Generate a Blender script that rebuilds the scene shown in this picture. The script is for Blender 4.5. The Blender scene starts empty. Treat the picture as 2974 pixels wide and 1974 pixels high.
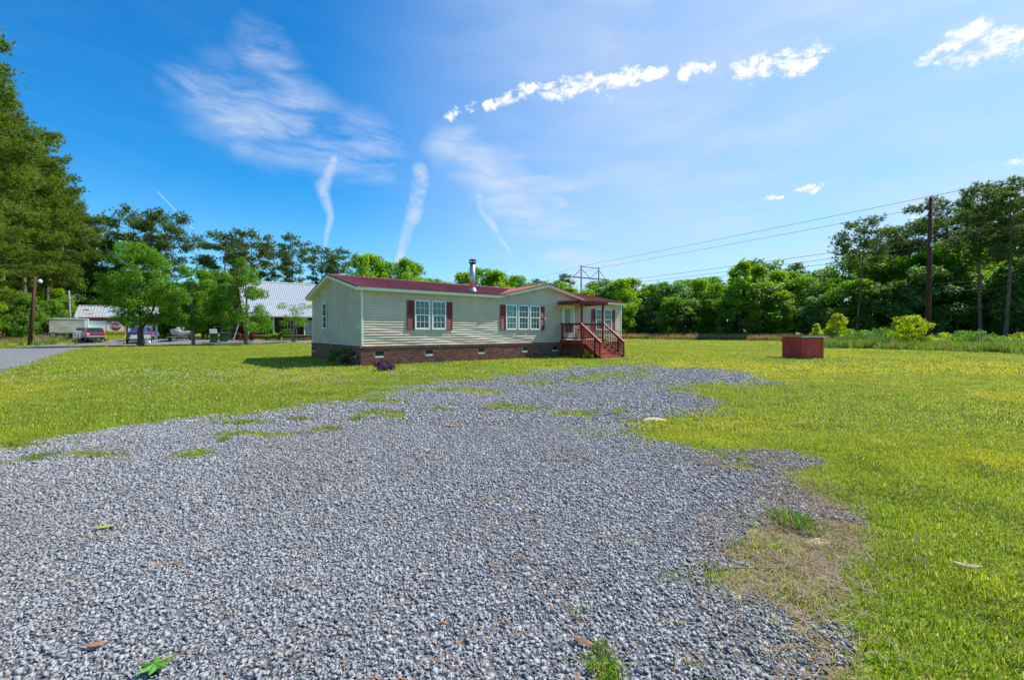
import bpy, math, random
import numpy as np
from mathutils import Vector, Matrix
random.seed(7); RNG = np.random.default_rng(11)
scene = bpy.context.scene
COL = scene.collection
R = math.radians

# ------------------------------------------------------------------ camera, sky, sun, exposure
FPX, CXP, CYP, CAMH = 1261.0, 1487.0, 987.0, 1.52      # focal length and centre in photo pixels, eye height
PITCH = math.atan(25.0 / FPX)
cam_d = bpy.data.cameras.new('camera'); cam = bpy.data.objects.new('camera', cam_d); COL.objects.link(cam)
cam_d.sensor_width = 36.0; cam_d.lens = 36.0 * FPX / 2974.0
cam_d.clip_start = 0.05; cam_d.clip_end = 4000.0
cam.location = (0, 0, CAMH); cam.rotation_euler = (R(90) - PITCH, 0, 0)
scene.camera = cam
SUN_DIR = Vector((0.763, 0.357, 1.0)).normalized()
SUN_EL = math.asin(SUN_DIR.z); SUN_AZ = math.atan2(SUN_DIR.x, SUN_DIR.y)
SKY_STRENGTH, SUN_STRENGTH, EXPOSURE = 0.15, 4.4, 0.72
sun_d = bpy.data.lights.new('sun', 'SUN'); sun = bpy.data.objects.new('sun', sun_d); COL.objects.link(sun)
sun_d.energy = SUN_STRENGTH; sun_d.angle = R(0.55); sun_d.color = (1.0, 0.95, 0.86)
sun.rotation_euler = SUN_DIR.to_track_quat('Z', 'Y').to_euler(); sun.location = (30, 20, 60)
scene.view_settings.view_transform = 'Standard'; scene.view_settings.look = 'None'
scene.view_settings.exposure = EXPOSURE; scene.view_settings.gamma = 1.0
scene.view_settings.use_curve_mapping = False

def ray(x, y):
    dx, dz = (x - CXP) / FPX, -(y - CYP) / FPX
    c, s = math.cos(PITCH), math.sin(PITCH)
    return np.array([dx, c + dz * s, -s + dz * c])
def ground(x, y, z=0.0):                               # where a line of sight meets the level z
    d = ray(x, y); t = (z - CAMH) / d[2]
    return np.array([d[0] * t, d[1] * t, z])
def azel(x, y):
    d = ray(x, y); d = d / np.linalg.norm(d)
    return (math.atan2(d[0], d[1]), math.asin(d[2]), 0.0)

class NT:                                              # tiny node-tree helper
    def __init__(s, tree): s.t = tree; s.n = tree.nodes; s.l = tree.links
    def new(s, kind, **kw):
        n = s.n.new(kind)
        for k, v in kw.items(): setattr(n, k, v)
        return n
    def put(s, sock, v):
        if v is None: return
        if isinstance(v, bpy.types.NodeSocket): s.l.new(v, sock)
        else: sock.default_value = v
    def math(s, op, a, b=None, c=None, clamp=False):
        n = s.new('ShaderNodeMath', operation=op, use_clamp=clamp)
        for i, v in enumerate((a, b, c)): s.put(n.inputs[i], v)
        return n.outputs[0]
    def vmath(s, op, a, b=None, sc=None):
        n = s.new('ShaderNodeVectorMath', operation=op)
        s.put(n.inputs[0], a); s.put(n.inputs[1], b)
        if sc is not None: s.put(n.inputs[3], sc)
        return n.outputs[1] if op in ('DOT_PRODUCT', 'LENGTH', 'DISTANCE') else n.outputs[0]
    def noise(s, vec, scale, detail=4, rough=.55, dist=0.0, color=False):
        n = s.new('ShaderNodeTexNoise'); s.put(n.inputs['Vector'], vec)
        n.inputs['Scale'].default_value = scale; n.inputs['Detail'].default_value = detail
        n.inputs['Roughness'].default_value = rough; n.inputs['Distortion'].default_value = dist
        return n.outputs[1 if color else 0]
    def ramp(s, v, lo, hi, a=0.0, b=1.0):
        n = s.new('ShaderNodeMapRange', interpolation_type='SMOOTHSTEP')
        for i, q in enumerate((v, lo, hi, a, b)): s.put(n.inputs[i], q)
        return n.outputs[0]
    def mix(s, f, a, b, blend='MIX'):
        n = s.new('ShaderNodeMix', data_type='RGBA', blend_type=blend)
        s.put(n.inputs[0], f); s.put(n.inputs[6], a); s.put(n.inputs[7], b)
        return n.outputs[2]

world = bpy.data.worlds.new('World'); scene.world = world; world.use_nodes = True
def build_world():
    T = NT(world.node_tree); T.n.clear()
    out = T.new('ShaderNodeOutputWorld'); bg = T.new('ShaderNodeBackground')
    sky = T.new('ShaderNodeTexSky', sky_type='NISHITA'); sky.sun_disc = False
    sky.sun_elevation = SUN_EL; sky.sun_rotation = SUN_AZ
    sky.altitude = 0; sky.air_density = 1.0; sky.dust_density = 0.6; sky.ozone_density = 3.0
    hs = T.new('ShaderNodeHueSaturation'); hs.inputs['Saturation'].default_value = 1.4; hs.inputs['Hue'].default_value = 0.497
    hs.inputs['Value'].default_value = 1.0
    T.l.new(sky.outputs[0], hs.inputs['Color'])
    tc = T.new('ShaderNodeTexCoord'); sep = T.new('ShaderNodeSeparateXYZ'); T.l.new(tc.outputs['Generated'], sep.inputs[0])
    az = T.math('ARCTAN2', sep.outputs[0], sep.outputs[1]); el = T.math('ARCSINE', sep.outputs[2])
    cmb = T.new('ShaderNodeCombineXYZ'); T.put(cmb.inputs[0], az); T.put(cmb.inputs[1], el); uv = cmb.outputs[0]
    # capsule group: soft tapered streak between two directions
    g = bpy.data.node_groups.new('cloud_streak', 'ShaderNodeTree'); G = NT(g)
    for nm, ty in (('UV', 'NodeSocketVector'), ('A', 'NodeSocketVector'), ('B', 'NodeSocketVector'), ('W0', 'NodeSocketFloat'), ('W1', 'NodeSocketFloat')):
        g.interface.new_socket(nm, in_out='INPUT', socket_type=ty)
    g.interface.new_socket('F', in_out='OUTPUT', socket_type='NodeSocketFloat')
    gi, go = G.new('NodeGroupInput'), G.new('NodeGroupOutput')
    ba = G.vmath('SUBTRACT', gi.outputs[2], gi.outputs[1]); pa = G.vmath('SUBTRACT', gi.outputs[0], gi.outputs[1])
    t = G.math('DIVIDE', G.vmath('DOT_PRODUCT', pa, ba), G.vmath('DOT_PRODUCT', ba, ba), clamp=True)
    d = G.vmath('LENGTH', G.vmath('SUBTRACT', pa, G.vmath('SCALE', ba, None, t)))
    w = G.math('ADD', gi.outputs[3], G.math('MULTIPLY', t, G.math('SUBTRACT', gi.outputs[4], gi.outputs[3])))
    f = G.math('SUBTRACT', 1.0, G.math('DIVIDE', d, w), clamp=True)
    G.l.new(f, go.inputs[0])
    def warp(scale, amp, detail=3):
        nv = T.noise(uv, scale, detail, color=True)
        return T.vmath('ADD', uv, T.vmath('SCALE', T.vmath('SUBTRACT', nv, (.5, .5, .5)), None, amp))
    def streak(uvs, p, q, w0, w1):
        n = T.new('ShaderNodeGroup'); n.node_tree = g; T.put(n.inputs[0], uvs)
        n.inputs[1].default_value = azel(*p); n.inputs[2].default_value = azel(*q)
        n.inputs[3].default_value = w0 / FPX; n.inputs[4].default_value = w1 / FPX
        return n.outputs[0]
    def total(lst):
        r = lst[0]
        for q in lst[1:]: r = T.math('MAXIMUM', r, q)
        return r
    def stretched(ang, sx, sy):
        m = T.new('ShaderNodeMapping'); T.put(m.inputs[0], warp(5, .06)); m.inputs['Rotation'].default_value = (0, 0, ang)
        m.inputs['Scale'].default_value = (sx, sy, 1); return m.outputs[0]
    uvA, uvB, uvC = warp(6, .09, 2), warp(18, .045, 3), warp(14, .022, 3)
    # broad cirrus fan and the thin veil over the brighter half of the sky
    fan = total([streak(uvA, (640, 300), (1080, 430), 110, 130), streak(uvA, (760, 180), (980, 420), 85, 120), streak(uvA, (540, 235), (700, 380), 60, 70)])
    sv = stretched(.35, 2.0, 8)
    nf = T.noise(sv, 3.0, 6, .62, .4)
    m_fan = T.math('MULTIPLY', T.ramp(fan, -.15, 1.0), T.ramp(nf, .28, .80, .04, 1))
    plume = total([streak(uvC, (968, 470), (935, 545), 20, 26), streak(uvC, (935, 545), (958, 620), 26, 14), streak(uvC, (958, 620), (943, 712), 14, 8),
                   streak(uvC, (1225, 505), (1205, 610), 42, 34), streak(uvC, (1205, 610), (1150, 770), 38, 12),
                   streak(uvC, (1375, 515), (1400, 600), 24, 32), streak(uvC, (1400, 600), (1492, 755), 32, 9)])
    m_pl = T.math('MULTIPLY', T.ramp(plume, .0, .9), T.ramp(T.noise(uvA, 26, 4, .65), .25, .70, .35, .95))
    trail = total([streak(uv, (458, 557), (562, 666), 2.0, 2.6), streak(uv, (1810, 676), (1886, 629), 1.6, 2.5)])
    m_tr = T.math('MULTIPLY', T.ramp(trail, 0.0, .8), .45)
    veil = total([streak(uvA, (1480, 500), (1780, 600), 150, 120), streak(uvA, (1780, 600), (2150, 655), 95, 60), streak(uvA, (2150, 655), (2980, 560), 60, 150),
                  streak(uvA, (1330, 420), (1700, 760), 130, 240), streak(uvA, (1700, 760), (2400, 800), 210, 160)])
    nv = T.noise(sv, 1.5, 4, .55, .2)
    m_v = T.math('MULTIPLY', T.ramp(veil, -.08, 1.0), T.math('MULTIPLY', T.ramp(nv, .22, .66, .42, 1.0), T.ramp(nf, .25, .70, .55, 1.0)))
    hazy = T.math('MULTIPLY', T.ramp(az, -.50, .35), T.ramp(nv, .25, .8, .50, .78))
    puff_s = total([streak(uvB, (1290, 335), (1560, 262), 16, 34), streak(uvB, (1560, 262), (1840, 222), 34, 34), streak(uvB, (1840, 240), (1930, 205), 26, 22),
                    streak(uvB, (1985, 205), (2070, 182), 18, 16), streak(uvB, (2130, 200), (2370, 160), 34, 44),
                    streak(uvB, (2690, 160), (2860, 85), 26, 34), streak(uvB, (2740, 190), (2980, 95), 26, 50), streak(uvB, (2215, 574), (2270, 567), 9, 9),
                    streak(uvB, (2290, 570), (2390, 547), 11, 11), streak(uvB, (2940, 470), (2985, 455), 16, 22), streak(uvB, (2590, 640), (2670, 636), 8, 9)])
    npf = T.noise(T.vmath('MULTIPLY', uv, (.75, 1.25, 1)), 34, 8, .68, .3)
    m_pf = T.ramp(T.math('ADD', T.math('MULTIPLY', puff_s, 1.0), T.math('ADD', T.math('MULTIPLY', T.math('SUBTRACT', npf, .5), 3.8), T.math('MULTIPLY', T.math('SUBTRACT', T.noise(uv, 9, 3), .5), 1.8))), .30, 1.08)
    m_pf = T.math('MULTIPLY', m_pf, T.ramp(puff_s, -.05, .55))
    # thin cirrus added behind the camera, out of view, for whiter fill light
    fill_cirrus = T.noise(T.vmath('MULTIPLY', tc.outputs['Generated'], (1.6, 3.0, 5.0)), 1.7, 3, .6, .4)
    base = T.mix(T.math('MAXIMUM', T.math('MULTIPLY', T.math('MULTIPLY', T.ramp(fill_cirrus, .38, .72), .50), T.ramp(sep.outputs[1], .30, -.35)), T.ramp(el, .30, -.02, 0.0, .30)), T.mix(1.0, hs.outputs[0], (.27, .73, .83, 1), 'MULTIPLY'), (3.4, 3.8, 4.3, 1))
    thin = total([T.math('MULTIPLY', m_fan, .80), T.math('MULTIPLY', m_pl, .85), m_tr, T.math('MULTIPLY', m_v, .92), hazy])
    c = T.mix(thin, base, (2.75, 3.2, 3.85, 1)); c = T.mix(T.math('MULTIPLY', m_pf, .95), c, T.mix(T.ramp(npf, .40, .62), (3.5, 3.7, 4.1, 1), (4.8, 4.8, 4.8, 1)))
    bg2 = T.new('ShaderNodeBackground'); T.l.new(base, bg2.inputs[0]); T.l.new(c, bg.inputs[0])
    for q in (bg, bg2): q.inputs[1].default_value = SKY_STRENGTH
    # cloud shapes lie only in the half of the sky ahead; elsewhere the plain base is used (saves work)
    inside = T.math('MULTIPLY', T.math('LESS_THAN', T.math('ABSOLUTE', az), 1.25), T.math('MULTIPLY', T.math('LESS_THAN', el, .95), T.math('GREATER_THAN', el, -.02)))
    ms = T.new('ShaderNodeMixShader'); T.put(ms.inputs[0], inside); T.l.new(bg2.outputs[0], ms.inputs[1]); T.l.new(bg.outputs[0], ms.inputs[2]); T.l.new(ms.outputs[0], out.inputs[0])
    world.cycles.sampling_method = 'MANUAL'; world.cycles.sample_map_resolution = 512
build_world()

# ------------------------------------------------------------------ materials
MATS = {}
def M(name, col, rough=.7, var=.14, scale=4.0, bump=0.0, bscale=None, metal=0.0, spec=.35, col2=None, stretch=None, objrand=0.0, island=0.0, trans=0.0, coat=0.0):
    if name in MATS: return MATS[name]
    m = bpy.data.materials.new(name); m.use_nodes = True; T = NT(m.node_tree)
    b = T.n['Principled BSDF']; outn = T.n['Material Output']
    tc = T.new('ShaderNodeTexCoord'); vec = tc.outputs['Object']
    if stretch: vec = T.vmath('MULTIPLY', vec, stretch)
    n = T.noise(vec, scale, 6, .6)
    c1 = tuple(max(0, v * (1 - var)) for v in col) + (1,)
    c2 = tuple((col2 or [v * (1 + var) for v in col])) + (1,)
    c = T.mix(T.ramp(n, .32, .68), c1, c2)
    if objrand or island:
        r = None
        if objrand: r = T.new('ShaderNodeObjectInfo').outputs['Random']
        if island:
            q = T.new('ShaderNodeNewGeometry').outputs['Random Per Island']
            r = q if r is None else T.math('FRACT', T.math('ADD', r, q))
        k = objrand or island
        hs = T.new('ShaderNodeHueSaturation'); T.l.new(c, hs.inputs['Color'])
        T.put(hs.inputs['Value'], T.math('ADD', 1 - k, T.math('MULTIPLY', r, 2 * k)))
        T.put(hs.inputs['Hue'], T.math('ADD', .5 - .02 * k, T.math('MULTIPLY', T.math('FRACT', T.math('MULTIPLY', r, 7.3)), .04 * k)))
        c = hs.outputs[0]
    T.put(b.inputs['Base Color'], c)
    b.inputs['Roughness'].default_value = rough; b.inputs['Metallic'].default_value = metal
    b.inputs['Specular IOR Level'].default_value = spec; b.inputs['Coat Weight'].default_value = coat
    if bump:
        bp = T.new('ShaderNodeBump'); bp.inputs['Strength'].default_value = bump; bp.inputs['Distance'].default_value = .02
        T.put(bp.inputs['Height'], T.noise(vec, bscale or scale * 6, 5, .6)); T.l.new(bp.outputs[0], b.inputs['Normal'])
    if trans:
        tr = T.new('ShaderNodeBsdfTranslucent'); ms = T.new('ShaderNodeMixShader')
        hs2 = T.new('ShaderNodeHueSaturation'); T.put(hs2.inputs['Color'], c); hs2.inputs['Hue'].default_value = .485
        hs2.inputs['Saturation'].default_value = 1.15; hs2.inputs['Value'].default_value = 2.0
        T.l.new(hs2.outputs[0], tr.inputs[0]); ms.inputs[0].default_value = trans
        T.l.new(b.outputs[0], ms.inputs[1]); T.l.new(tr.outputs[0], ms.inputs[2]); T.l.new(ms.outputs[0], outn.inputs[0])
    MATS[name] = m; return m

SIDING = M('vinyl_siding', (.585, .475, .36), .45, .09, 1.1, .05, 60, spec=.4)
TRIM = M('cream_trim', (.78, .75, .64), .45, .04, 3)
WHITE = M('white_paint', (.78, .79, .78), .4, .04, 6)
WHITEDIRTY = M('weathered_white', (.60, .60, .56), .6, .16, 2.5, .1)
ROOFRED = M('red_metal_roof', (.275, .052, .044), .48, .16, .9, .03, 12, spec=.22, objrand=.06)
SHUTTER = M('maroon_shutter', (.26, .042, .042), .5, .12, 5)
STAIN = M('red_wood_stain', (.225, .030, .018), .62, .22, 3, .25, 40, stretch=(1, 1, .25), objrand=.1)
STAINLIGHT = M('worn_red_boards', (.34, .070, .048), .65, .25, 4, .25, 40, objrand=.12)
BRICK = M('brick', (.155, .050, .036), .85, .35, 14, .5, 70, col2=(.27, .092, .062), objrand=.42, island=.42)
MORTAR = M('mortar', (.52, .46, .40), .95, .12, 30, .4, 90)
DARKVOID = M('dark_opening', (.012, .012, .013), .9, .1)
GALV = M('galvanised_steel', (.42, .45, .50), .34, .1, 3, metal=.75, spec=.5)
STEELDARK = M('dark_steel', (.06, .06, .065), .5, .2, 5, metal=.5)
RUBBER = M('tyre_rubber', (.018, .018, .02), .85, .2, 8, .2)
BARK = M('brown_bark', (.115, .085, .066), .95, .35, 5, .9, 16, stretch=(3, 3, .7))
BARKPINE = M('pine_bark', (.165, .108, .080), .95, .38, 4, .9, 12, stretch=(3, 3, .6))
BARKGREY = M('grey_bark', (.17, .155, .14), .95, .3, 5, .8, 16, stretch=(3, 3, .7))
POLEWOOD = M('creosote_pole', (.085, .033, .024), .9, .3, 3, .6, 20, stretch=(4, 4, .3))
POLEGREY = M('grey_pole', (.20, .19, .19), .9, .25, 3, .5, 20, stretch=(4, 4, .3))
TIMBER = M('yellow_timber', (.50, .34, .13), .8, .2, 4, .3, 30, stretch=(2, 2, .4))
WIRE = M('black_wire', (.03, .03, .035), .6, .1)
GLASSDARK = M('vehicle_glass', (.02, .03, .035), .06, .1, spec=.6)
CHROME = M('chrome', (.6, .62, .63), .25, .1, metal=.9)
def leafmat(name, col, tr=.48, var=.22, isl=.34, rough=.5):
    return M(name, col, rough, var, .5, spec=.3, island=isl, trans=tr)
LEAF_BRIGHT = leafmat('bright_leaf', (.165, .300, .022))
LEAF_MID = leafmat('mid_leaf', (.095, .215, .019))
LEAF_DARK = leafmat('dark_leaf', (.095, .200, .030))
LEAF_YELLOW = leafmat('yellow_green_leaf', (.30, .38, .018))
LEAF_BLUE = leafmat('blue_green_leaf', (.100, .205, .050))
PINE = leafmat('pine_needles', (.105, .165, .020), .30, .25, .38, .6)
PINE_FAR = leafmat('far_pine_needles', (.095, .150, .036), .30, .25, .34, .6)
LEAF_PURPLE = leafmat('purple_leaf', (.10, .035, .095), .2)
LEAF_RED = leafmat('bronze_red_leaf', (.20, .060, .045), .2)
DRYGRASS = leafmat('dry_grass', (.36, .25, .13), .3)

def glass_mat():
    m = bpy.data.materials.new('window_glass'); m.use_nodes = True; T = NT(m.node_tree); T.n.clear()
    o = T.new('ShaderNodeOutputMaterial'); a = T.new('ShaderNodeBsdfTransparent'); b = T.new('ShaderNodeBsdfGlossy')
    a.inputs[0].default_value = (.62, .68, .70, 1); b.inputs['Roughness'].default_value = .015; b.inputs[0].default_value = (.55, .60, .64, 1)
    tc = T.new('ShaderNodeTexCoord'); bp = T.new('ShaderNodeBump'); bp.inputs['Strength'].default_value = .10; bp.inputs['Distance'].default_value = .02
    T.put(bp.inputs['Height'], T.noise(tc.outputs['Object'], 3.0, 2)); T.l.new(bp.outputs[0], b.inputs['Normal'])
    fr = T.new('ShaderNodeFresnel'); fr.inputs[0].default_value = 1.6
    ms = T.new('ShaderNodeMixShader'); T.put(ms.inputs[0], T.math('ADD', fr.outputs[0], .05, clamp=True))
    T.l.new(a.outputs[0], ms.inputs[1]); T.l.new(b.outputs[0], ms.inputs[2]); T.l.new(ms.outputs[0], o.inputs[0])
    return m
GLASS = glass_mat()
CURTAIN = M('grey_blind', (.11, .13, .14), .9, .25, 3, stretch=(6, 6, 1))
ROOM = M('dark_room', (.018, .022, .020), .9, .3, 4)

def lawn_mat():
    m = bpy.data.materials.new('lawn'); m.use_nodes = True; T = NT(m.node_tree); b = T.n['Principled BSDF']
    pos = T.new('ShaderNodeNewGeometry').outputs['Position']
    dpt = T.vmath('MULTIPLY', T.vmath('SUBTRACT', pos, (15, 18, 0)), (.075, .16, 0))
    n1 = T.math('ADD', T.noise(pos, .16, 5, .6), T.ramp(T.vmath('LENGTH', dpt), 1.0, .2, 0, .16)); n2 = T.noise(pos, 1.4, 6, .65); n3 = T.noise(T.vmath('MULTIPLY', pos, (1, .6, 1)), 16, 6, .75)
    c = T.mix(T.ramp(n1, .42, .70), (.150, .225, .006, 1), (.29, .285, .005, 1))
    c = T.mix(T.ramp(n2, .42, .72), c, (.105, .175, .006, 1))
    c = T.mix(T.math('MULTIPLY', T.ramp(n3, .52, .70), .55), c, (.30, .25, .07, 1))
    c = T.mix(T.math('MULTIPLY', T.ramp(n3, .48, .30), .75), c, (.070, .105, .006, 1))
    at = T.new('ShaderNodeAttribute', attribute_name='bare')
    n4 = T.noise(pos, 6, 6, .7)
    f = T.ramp(T.math('ADD', at.outputs['Fac'], T.math('MULTIPLY', T.math('SUBTRACT', n4, .5), .9)), .40, .62)
    soil = T.mix(T.ramp(T.noise(pos, 22, 6, .7), .35, .65), (.19, .135, .085, 1), (.36, .275, .19, 1))
    c = T.mix(f, c, soil)
    T.put(b.inputs['Base Color'], c); b.inputs['Roughness'].default_value = .9; b.inputs['Specular IOR Level'].default_value = .15
    bp = T.new('ShaderNodeBump'); bp.inputs['Strength'].default_value = .8; bp.inputs['Distance'].default_value = .05
    T.put(bp.inputs['Height'], T.math('ADD', n3, T.math('MULTIPLY', n2, .8))); T.l.new(bp.outputs[0], b.inputs['Normal'])
    return m
LAWN = lawn_mat()
def gravel_mat():
    m = bpy.data.materials.new('gravel_bed'); m.use_nodes = True; T = NT(m.node_tree); b = T.n['Principled BSDF']
    pos = T.new('ShaderNodeNewGeometry').outputs['Position']
    v = T.new('ShaderNodeTexVoronoi'); T.put(v.inputs['Vector'], pos); v.inputs['Scale'].default_value = 26
    sp = T.new('ShaderNodeSeparateColor'); T.l.new(v.outputs['Color'], sp.inputs[0])
    c = T.mix(sp.outputs[0], (.17, .175, .19, 1), (.40, .405, .42, 1))
    c = T.mix(T.ramp(v.outputs['Distance'], .30, .62), c, (.10, .102, .11, 1))
    c = T.mix(T.math('MULTIPLY', T.ramp(T.noise(pos, .9, 5), .5, .72), .35), c, (.20, .165, .13, 1))
    T.put(b.inputs['Base Color'], c); b.inputs['Roughness'].default_value = .85
    bp = T.new('ShaderNodeBump'); bp.inputs['Strength'].default_value = .9; bp.inputs['Distance'].default_value = .03; bp.invert = True
    T.put(bp.inputs['Height'], v.outputs['Distance']); T.l.new(bp.outputs[0], b.inputs['Normal'])
    return m
GRAVEL = gravel_mat()

# ------------------------------------------------------------------ mesh helpers
def np_mesh(name, V, F, mat=None, smooth=False):
    V = np.asarray(V, np.float32).reshape(-1, 3); F = np.asarray(F, np.int32); k = F.shape[1]
    me = bpy.data.meshes.new(name)
    me.vertices.add(len(V)); me.vertices.foreach_set('co', V.ravel())
    me.loops.add(F.size); me.loops.foreach_set('vertex_index', F.ravel())
    me.polygons.add(len(F)); me.polygons.foreach_set('loop_start', np.arange(0, F.size, k, dtype=np.int32))
    if smooth: me.polygons.foreach_set('use_smooth', np.ones(len(F), bool))
    me.update(calc_edges=True)
    if mat: me.materials.append(mat)
    return me
class MB:
    def __init__(s): s.v = []; s.f = []
    def add(s, vs, fs):
        o = len(s.v); s.v += [tuple(map(float, q)) for q in vs]; s.f += [tuple(i + o for i in f) for f in fs]; return s
    def box(s, x0, x1, y0, y1, z0, z1, mat=None):
        vs = [(x0, y0, z0), (x1, y0, z0), (x1, y1, z0), (x0, y1, z0), (x0, y0, z1), (x1, y0, z1), (x1, y1, z1), (x0, y1, z1)]
        if mat is not None: vs = [mat @ Vector(q) for q in vs]
        return s.add(vs, [(0, 3, 2, 1), (4, 5, 6, 7), (0, 1, 5, 4), (1, 2, 6, 5), (2, 3, 7, 6), (3, 0, 4, 7)])
    def bar(s, p, q, w, h, up=(0, 0, 1)):               # square bar from p to q
        p, q = Vector(p), Vector(q); d = (q - p).normalized(); up = Vector(up)
        if abs(d.dot(up)) > .95: up = Vector((0, 1, 0))
        x = d.cross(up).normalized() * (w / 2); z = x.cross(d).normalized() * (h / 2)
        vs = [p - x - z, p + x - z, p + x + z, p - x + z, q - x - z, q + x - z, q + x + z, q - x + z]
        return s.add(vs, [(0, 1, 2, 3), (7, 6, 5, 4), (4, 5, 1, 0), (5, 6, 2, 1), (6, 7, 3, 2), (7, 4, 0, 3)])
    def tube(s, pts, radii, n=8, cap=True):
        pts = [Vector(p) for p in pts]
        if not hasattr(radii, '__len__'): radii = [radii] * len(pts)
        vs = []
        for i, p in enumerate(pts):
            d = (pts[min(i + 1, len(pts) - 1)] - pts[max(i - 1, 0)]).normalized()
            a = d.orthogonal().normalized() if abs(d.z) < .9 else Vector((1, 0, 0)).cross(d).normalized()
            b = d.cross(a).normalized()
            for k in range(n):
                t = 2 * math.pi * k / n; vs.append(p + (a * math.cos(t) + b * math.sin(t)) * radii[i])
        fs = []
        for i in range(len(pts) - 1):
            for k in range(n):
                k2 = (k + 1) % n; fs.append((i * n + k, i * n + k2, (i + 1) * n + k2, (i + 1) * n + k))
        if cap: fs += [tuple(range(n))[::-1], tuple(range((len(pts) - 1) * n, len(pts) * n))]
        return s.add(vs, fs)
    def prism(s, poly, axis, lo, hi):                   # 2-D outline pushed along an axis
        def p3(p, t): return {'x': (t, p[0], p[1]), 'y': (p[0], t, p[1]), 'z': (p[0], p[1], t)}[axis]
        n = len(poly); vs = [p3(p, lo) for p in poly] + [p3(p, hi) for p in poly]
        fs = [tuple(range(n))[::-1], tuple(range(n, 2 * n))] + [(i, (i + 1) % n, n + (i + 1) % n, n + i) for i in range(n)]
        return s.add(vs, fs)
    def mesh(s, name, mat, smooth=False):
        me = bpy.data.meshes.new(name); me.from_pydata(s.v, [], s.f)
        import bmesh
        bm = bmesh.new(); bm.from_mesh(me); bmesh.ops.recalc_face_normals(bm, faces=bm.faces); bm.to_mesh(me); bm.free()
        if smooth: me.polygons.foreach_set('use_smooth', [True] * len(me.polygons))
        me.materials.append(mat); me.update(); return me
    def build(s, name, mat, parent=None, smooth=False, bevel=0.0):
        o = obj(name, s.mesh(name, mat, smooth), parent)
        if bevel:
            b = o.modifiers.new('bevel', 'BEVEL'); b.width = bevel; b.segments = 2; b.limit_method = 'ANGLE'
        return o
def obj(name, me, parent=None, loc=None, rot=None, scale=None):
    o = bpy.data.objects.new(name, me); COL.objects.link(o)
    if parent is not None: o.parent = parent
    if loc is not None: o.location = loc
    if rot is not None: o.rotation_euler = rot
    if scale is not None: o.scale = scale if hasattr(scale, '__len__') else (scale,) * 3
    return o
def tag(o, label=None, cat=None, group=None, kind=None):
    for k, v in (('label', label), ('category', cat), ('group', group), ('kind', kind)):
        if v: o[k] = v
    return o
def thing(name, label, cat, loc=(0, 0, 0), rotz=0.0, group=None):
    o = obj(name, None, None, loc, (0, 0, rotz)); o.empty_display_size = .2
    return tag(o, label, cat, group)
def struct(o): o['kind'] = 'structure'; return o
def text_mesh(txt, size, mat, depth=.002):
    cu = bpy.data.curves.new('lettering', 'FONT'); cu.body = txt; cu.size = size; cu.extrude = depth
    cu.align_x = 'CENTER'; cu.align_y = 'CENTER'; cu.resolution_u = 3
    t = bpy.data.objects.new('lettering', cu); COL.objects.link(t)
    me = bpy.data.meshes.new_from_object(t.evaluated_get(bpy.context.evaluated_depsgraph_get()))
    bpy.data.objects.remove(t); me.materials.clear(); me.materials.append(mat); return me
def scatter(name, P, rot, scl, idx, meshes, label, cat, kind='stuff'):
    coll = bpy.data.collections.new(name + '_pieces')
    for i, me in enumerate(meshes):
        coll.objects.link(bpy.data.objects.new('%s_piece_%02d' % (name, i), me))
    P = np.asarray(P, np.float32); n = len(P)
    me = bpy.data.meshes.new(name); me.vertices.add(n); me.vertices.foreach_set('co', P.ravel())
    a = me.attributes.new('rot', 'FLOAT_VECTOR', 'POINT'); a.data.foreach_set('vector', np.asarray(rot, np.float32).ravel())
    a = me.attributes.new('scl', 'FLOAT_VECTOR', 'POINT'); a.data.foreach_set('vector', np.asarray(scl, np.float32).ravel())
    a = me.attributes.new('idx', 'INT', 'POINT'); a.data.foreach_set('value', np.asarray(idx, np.int32))
    o = obj(name, me); tag(o, label, cat, kind=kind)
    ng = bpy.data.node_groups.new(name, 'GeometryNodeTree')
    ng.interface.new_socket('Geometry', in_out='INPUT', socket_type='NodeSocketGeometry')
    ng.interface.new_socket('Geometry', in_out='OUTPUT', socket_type='NodeSocketGeometry')
    N, L = ng.nodes, ng.links
    gi, go = N.new('NodeGroupInput'), N.new('NodeGroupOutput')
    ci = N.new('GeometryNodeCollectionInfo'); ci.inputs['Collection'].default_value = coll
    ci.inputs['Separate Children'].default_value = True; ci.inputs['Reset Children'].default_value = True
    ip = N.new('GeometryNodeInstanceOnPoints'); ip.inputs['Pick Instance'].default_value = True
    L.new(gi.outputs[0], ip.inputs['Points']); L.new(ci.outputs[0], ip.inputs['Instance'])
    for nm, ty, sock in (('rot', 'FLOAT_VECTOR', 'Rotation'), ('scl', 'FLOAT_VECTOR', 'Scale'), ('idx', 'INT', 'Instance Index')):
        na = N.new('GeometryNodeInputNamedAttribute'); na.data_type = ty; na.inputs[0].default_value = nm
        L.new([q for q in na.outputs if q.enabled][0], ip.inputs[sock])
    L.new(ip.outputs[0], go.inputs[0])
    md = o.modifiers.new('scatter', 'NODES'); md.node_group = ng
    return o
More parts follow.
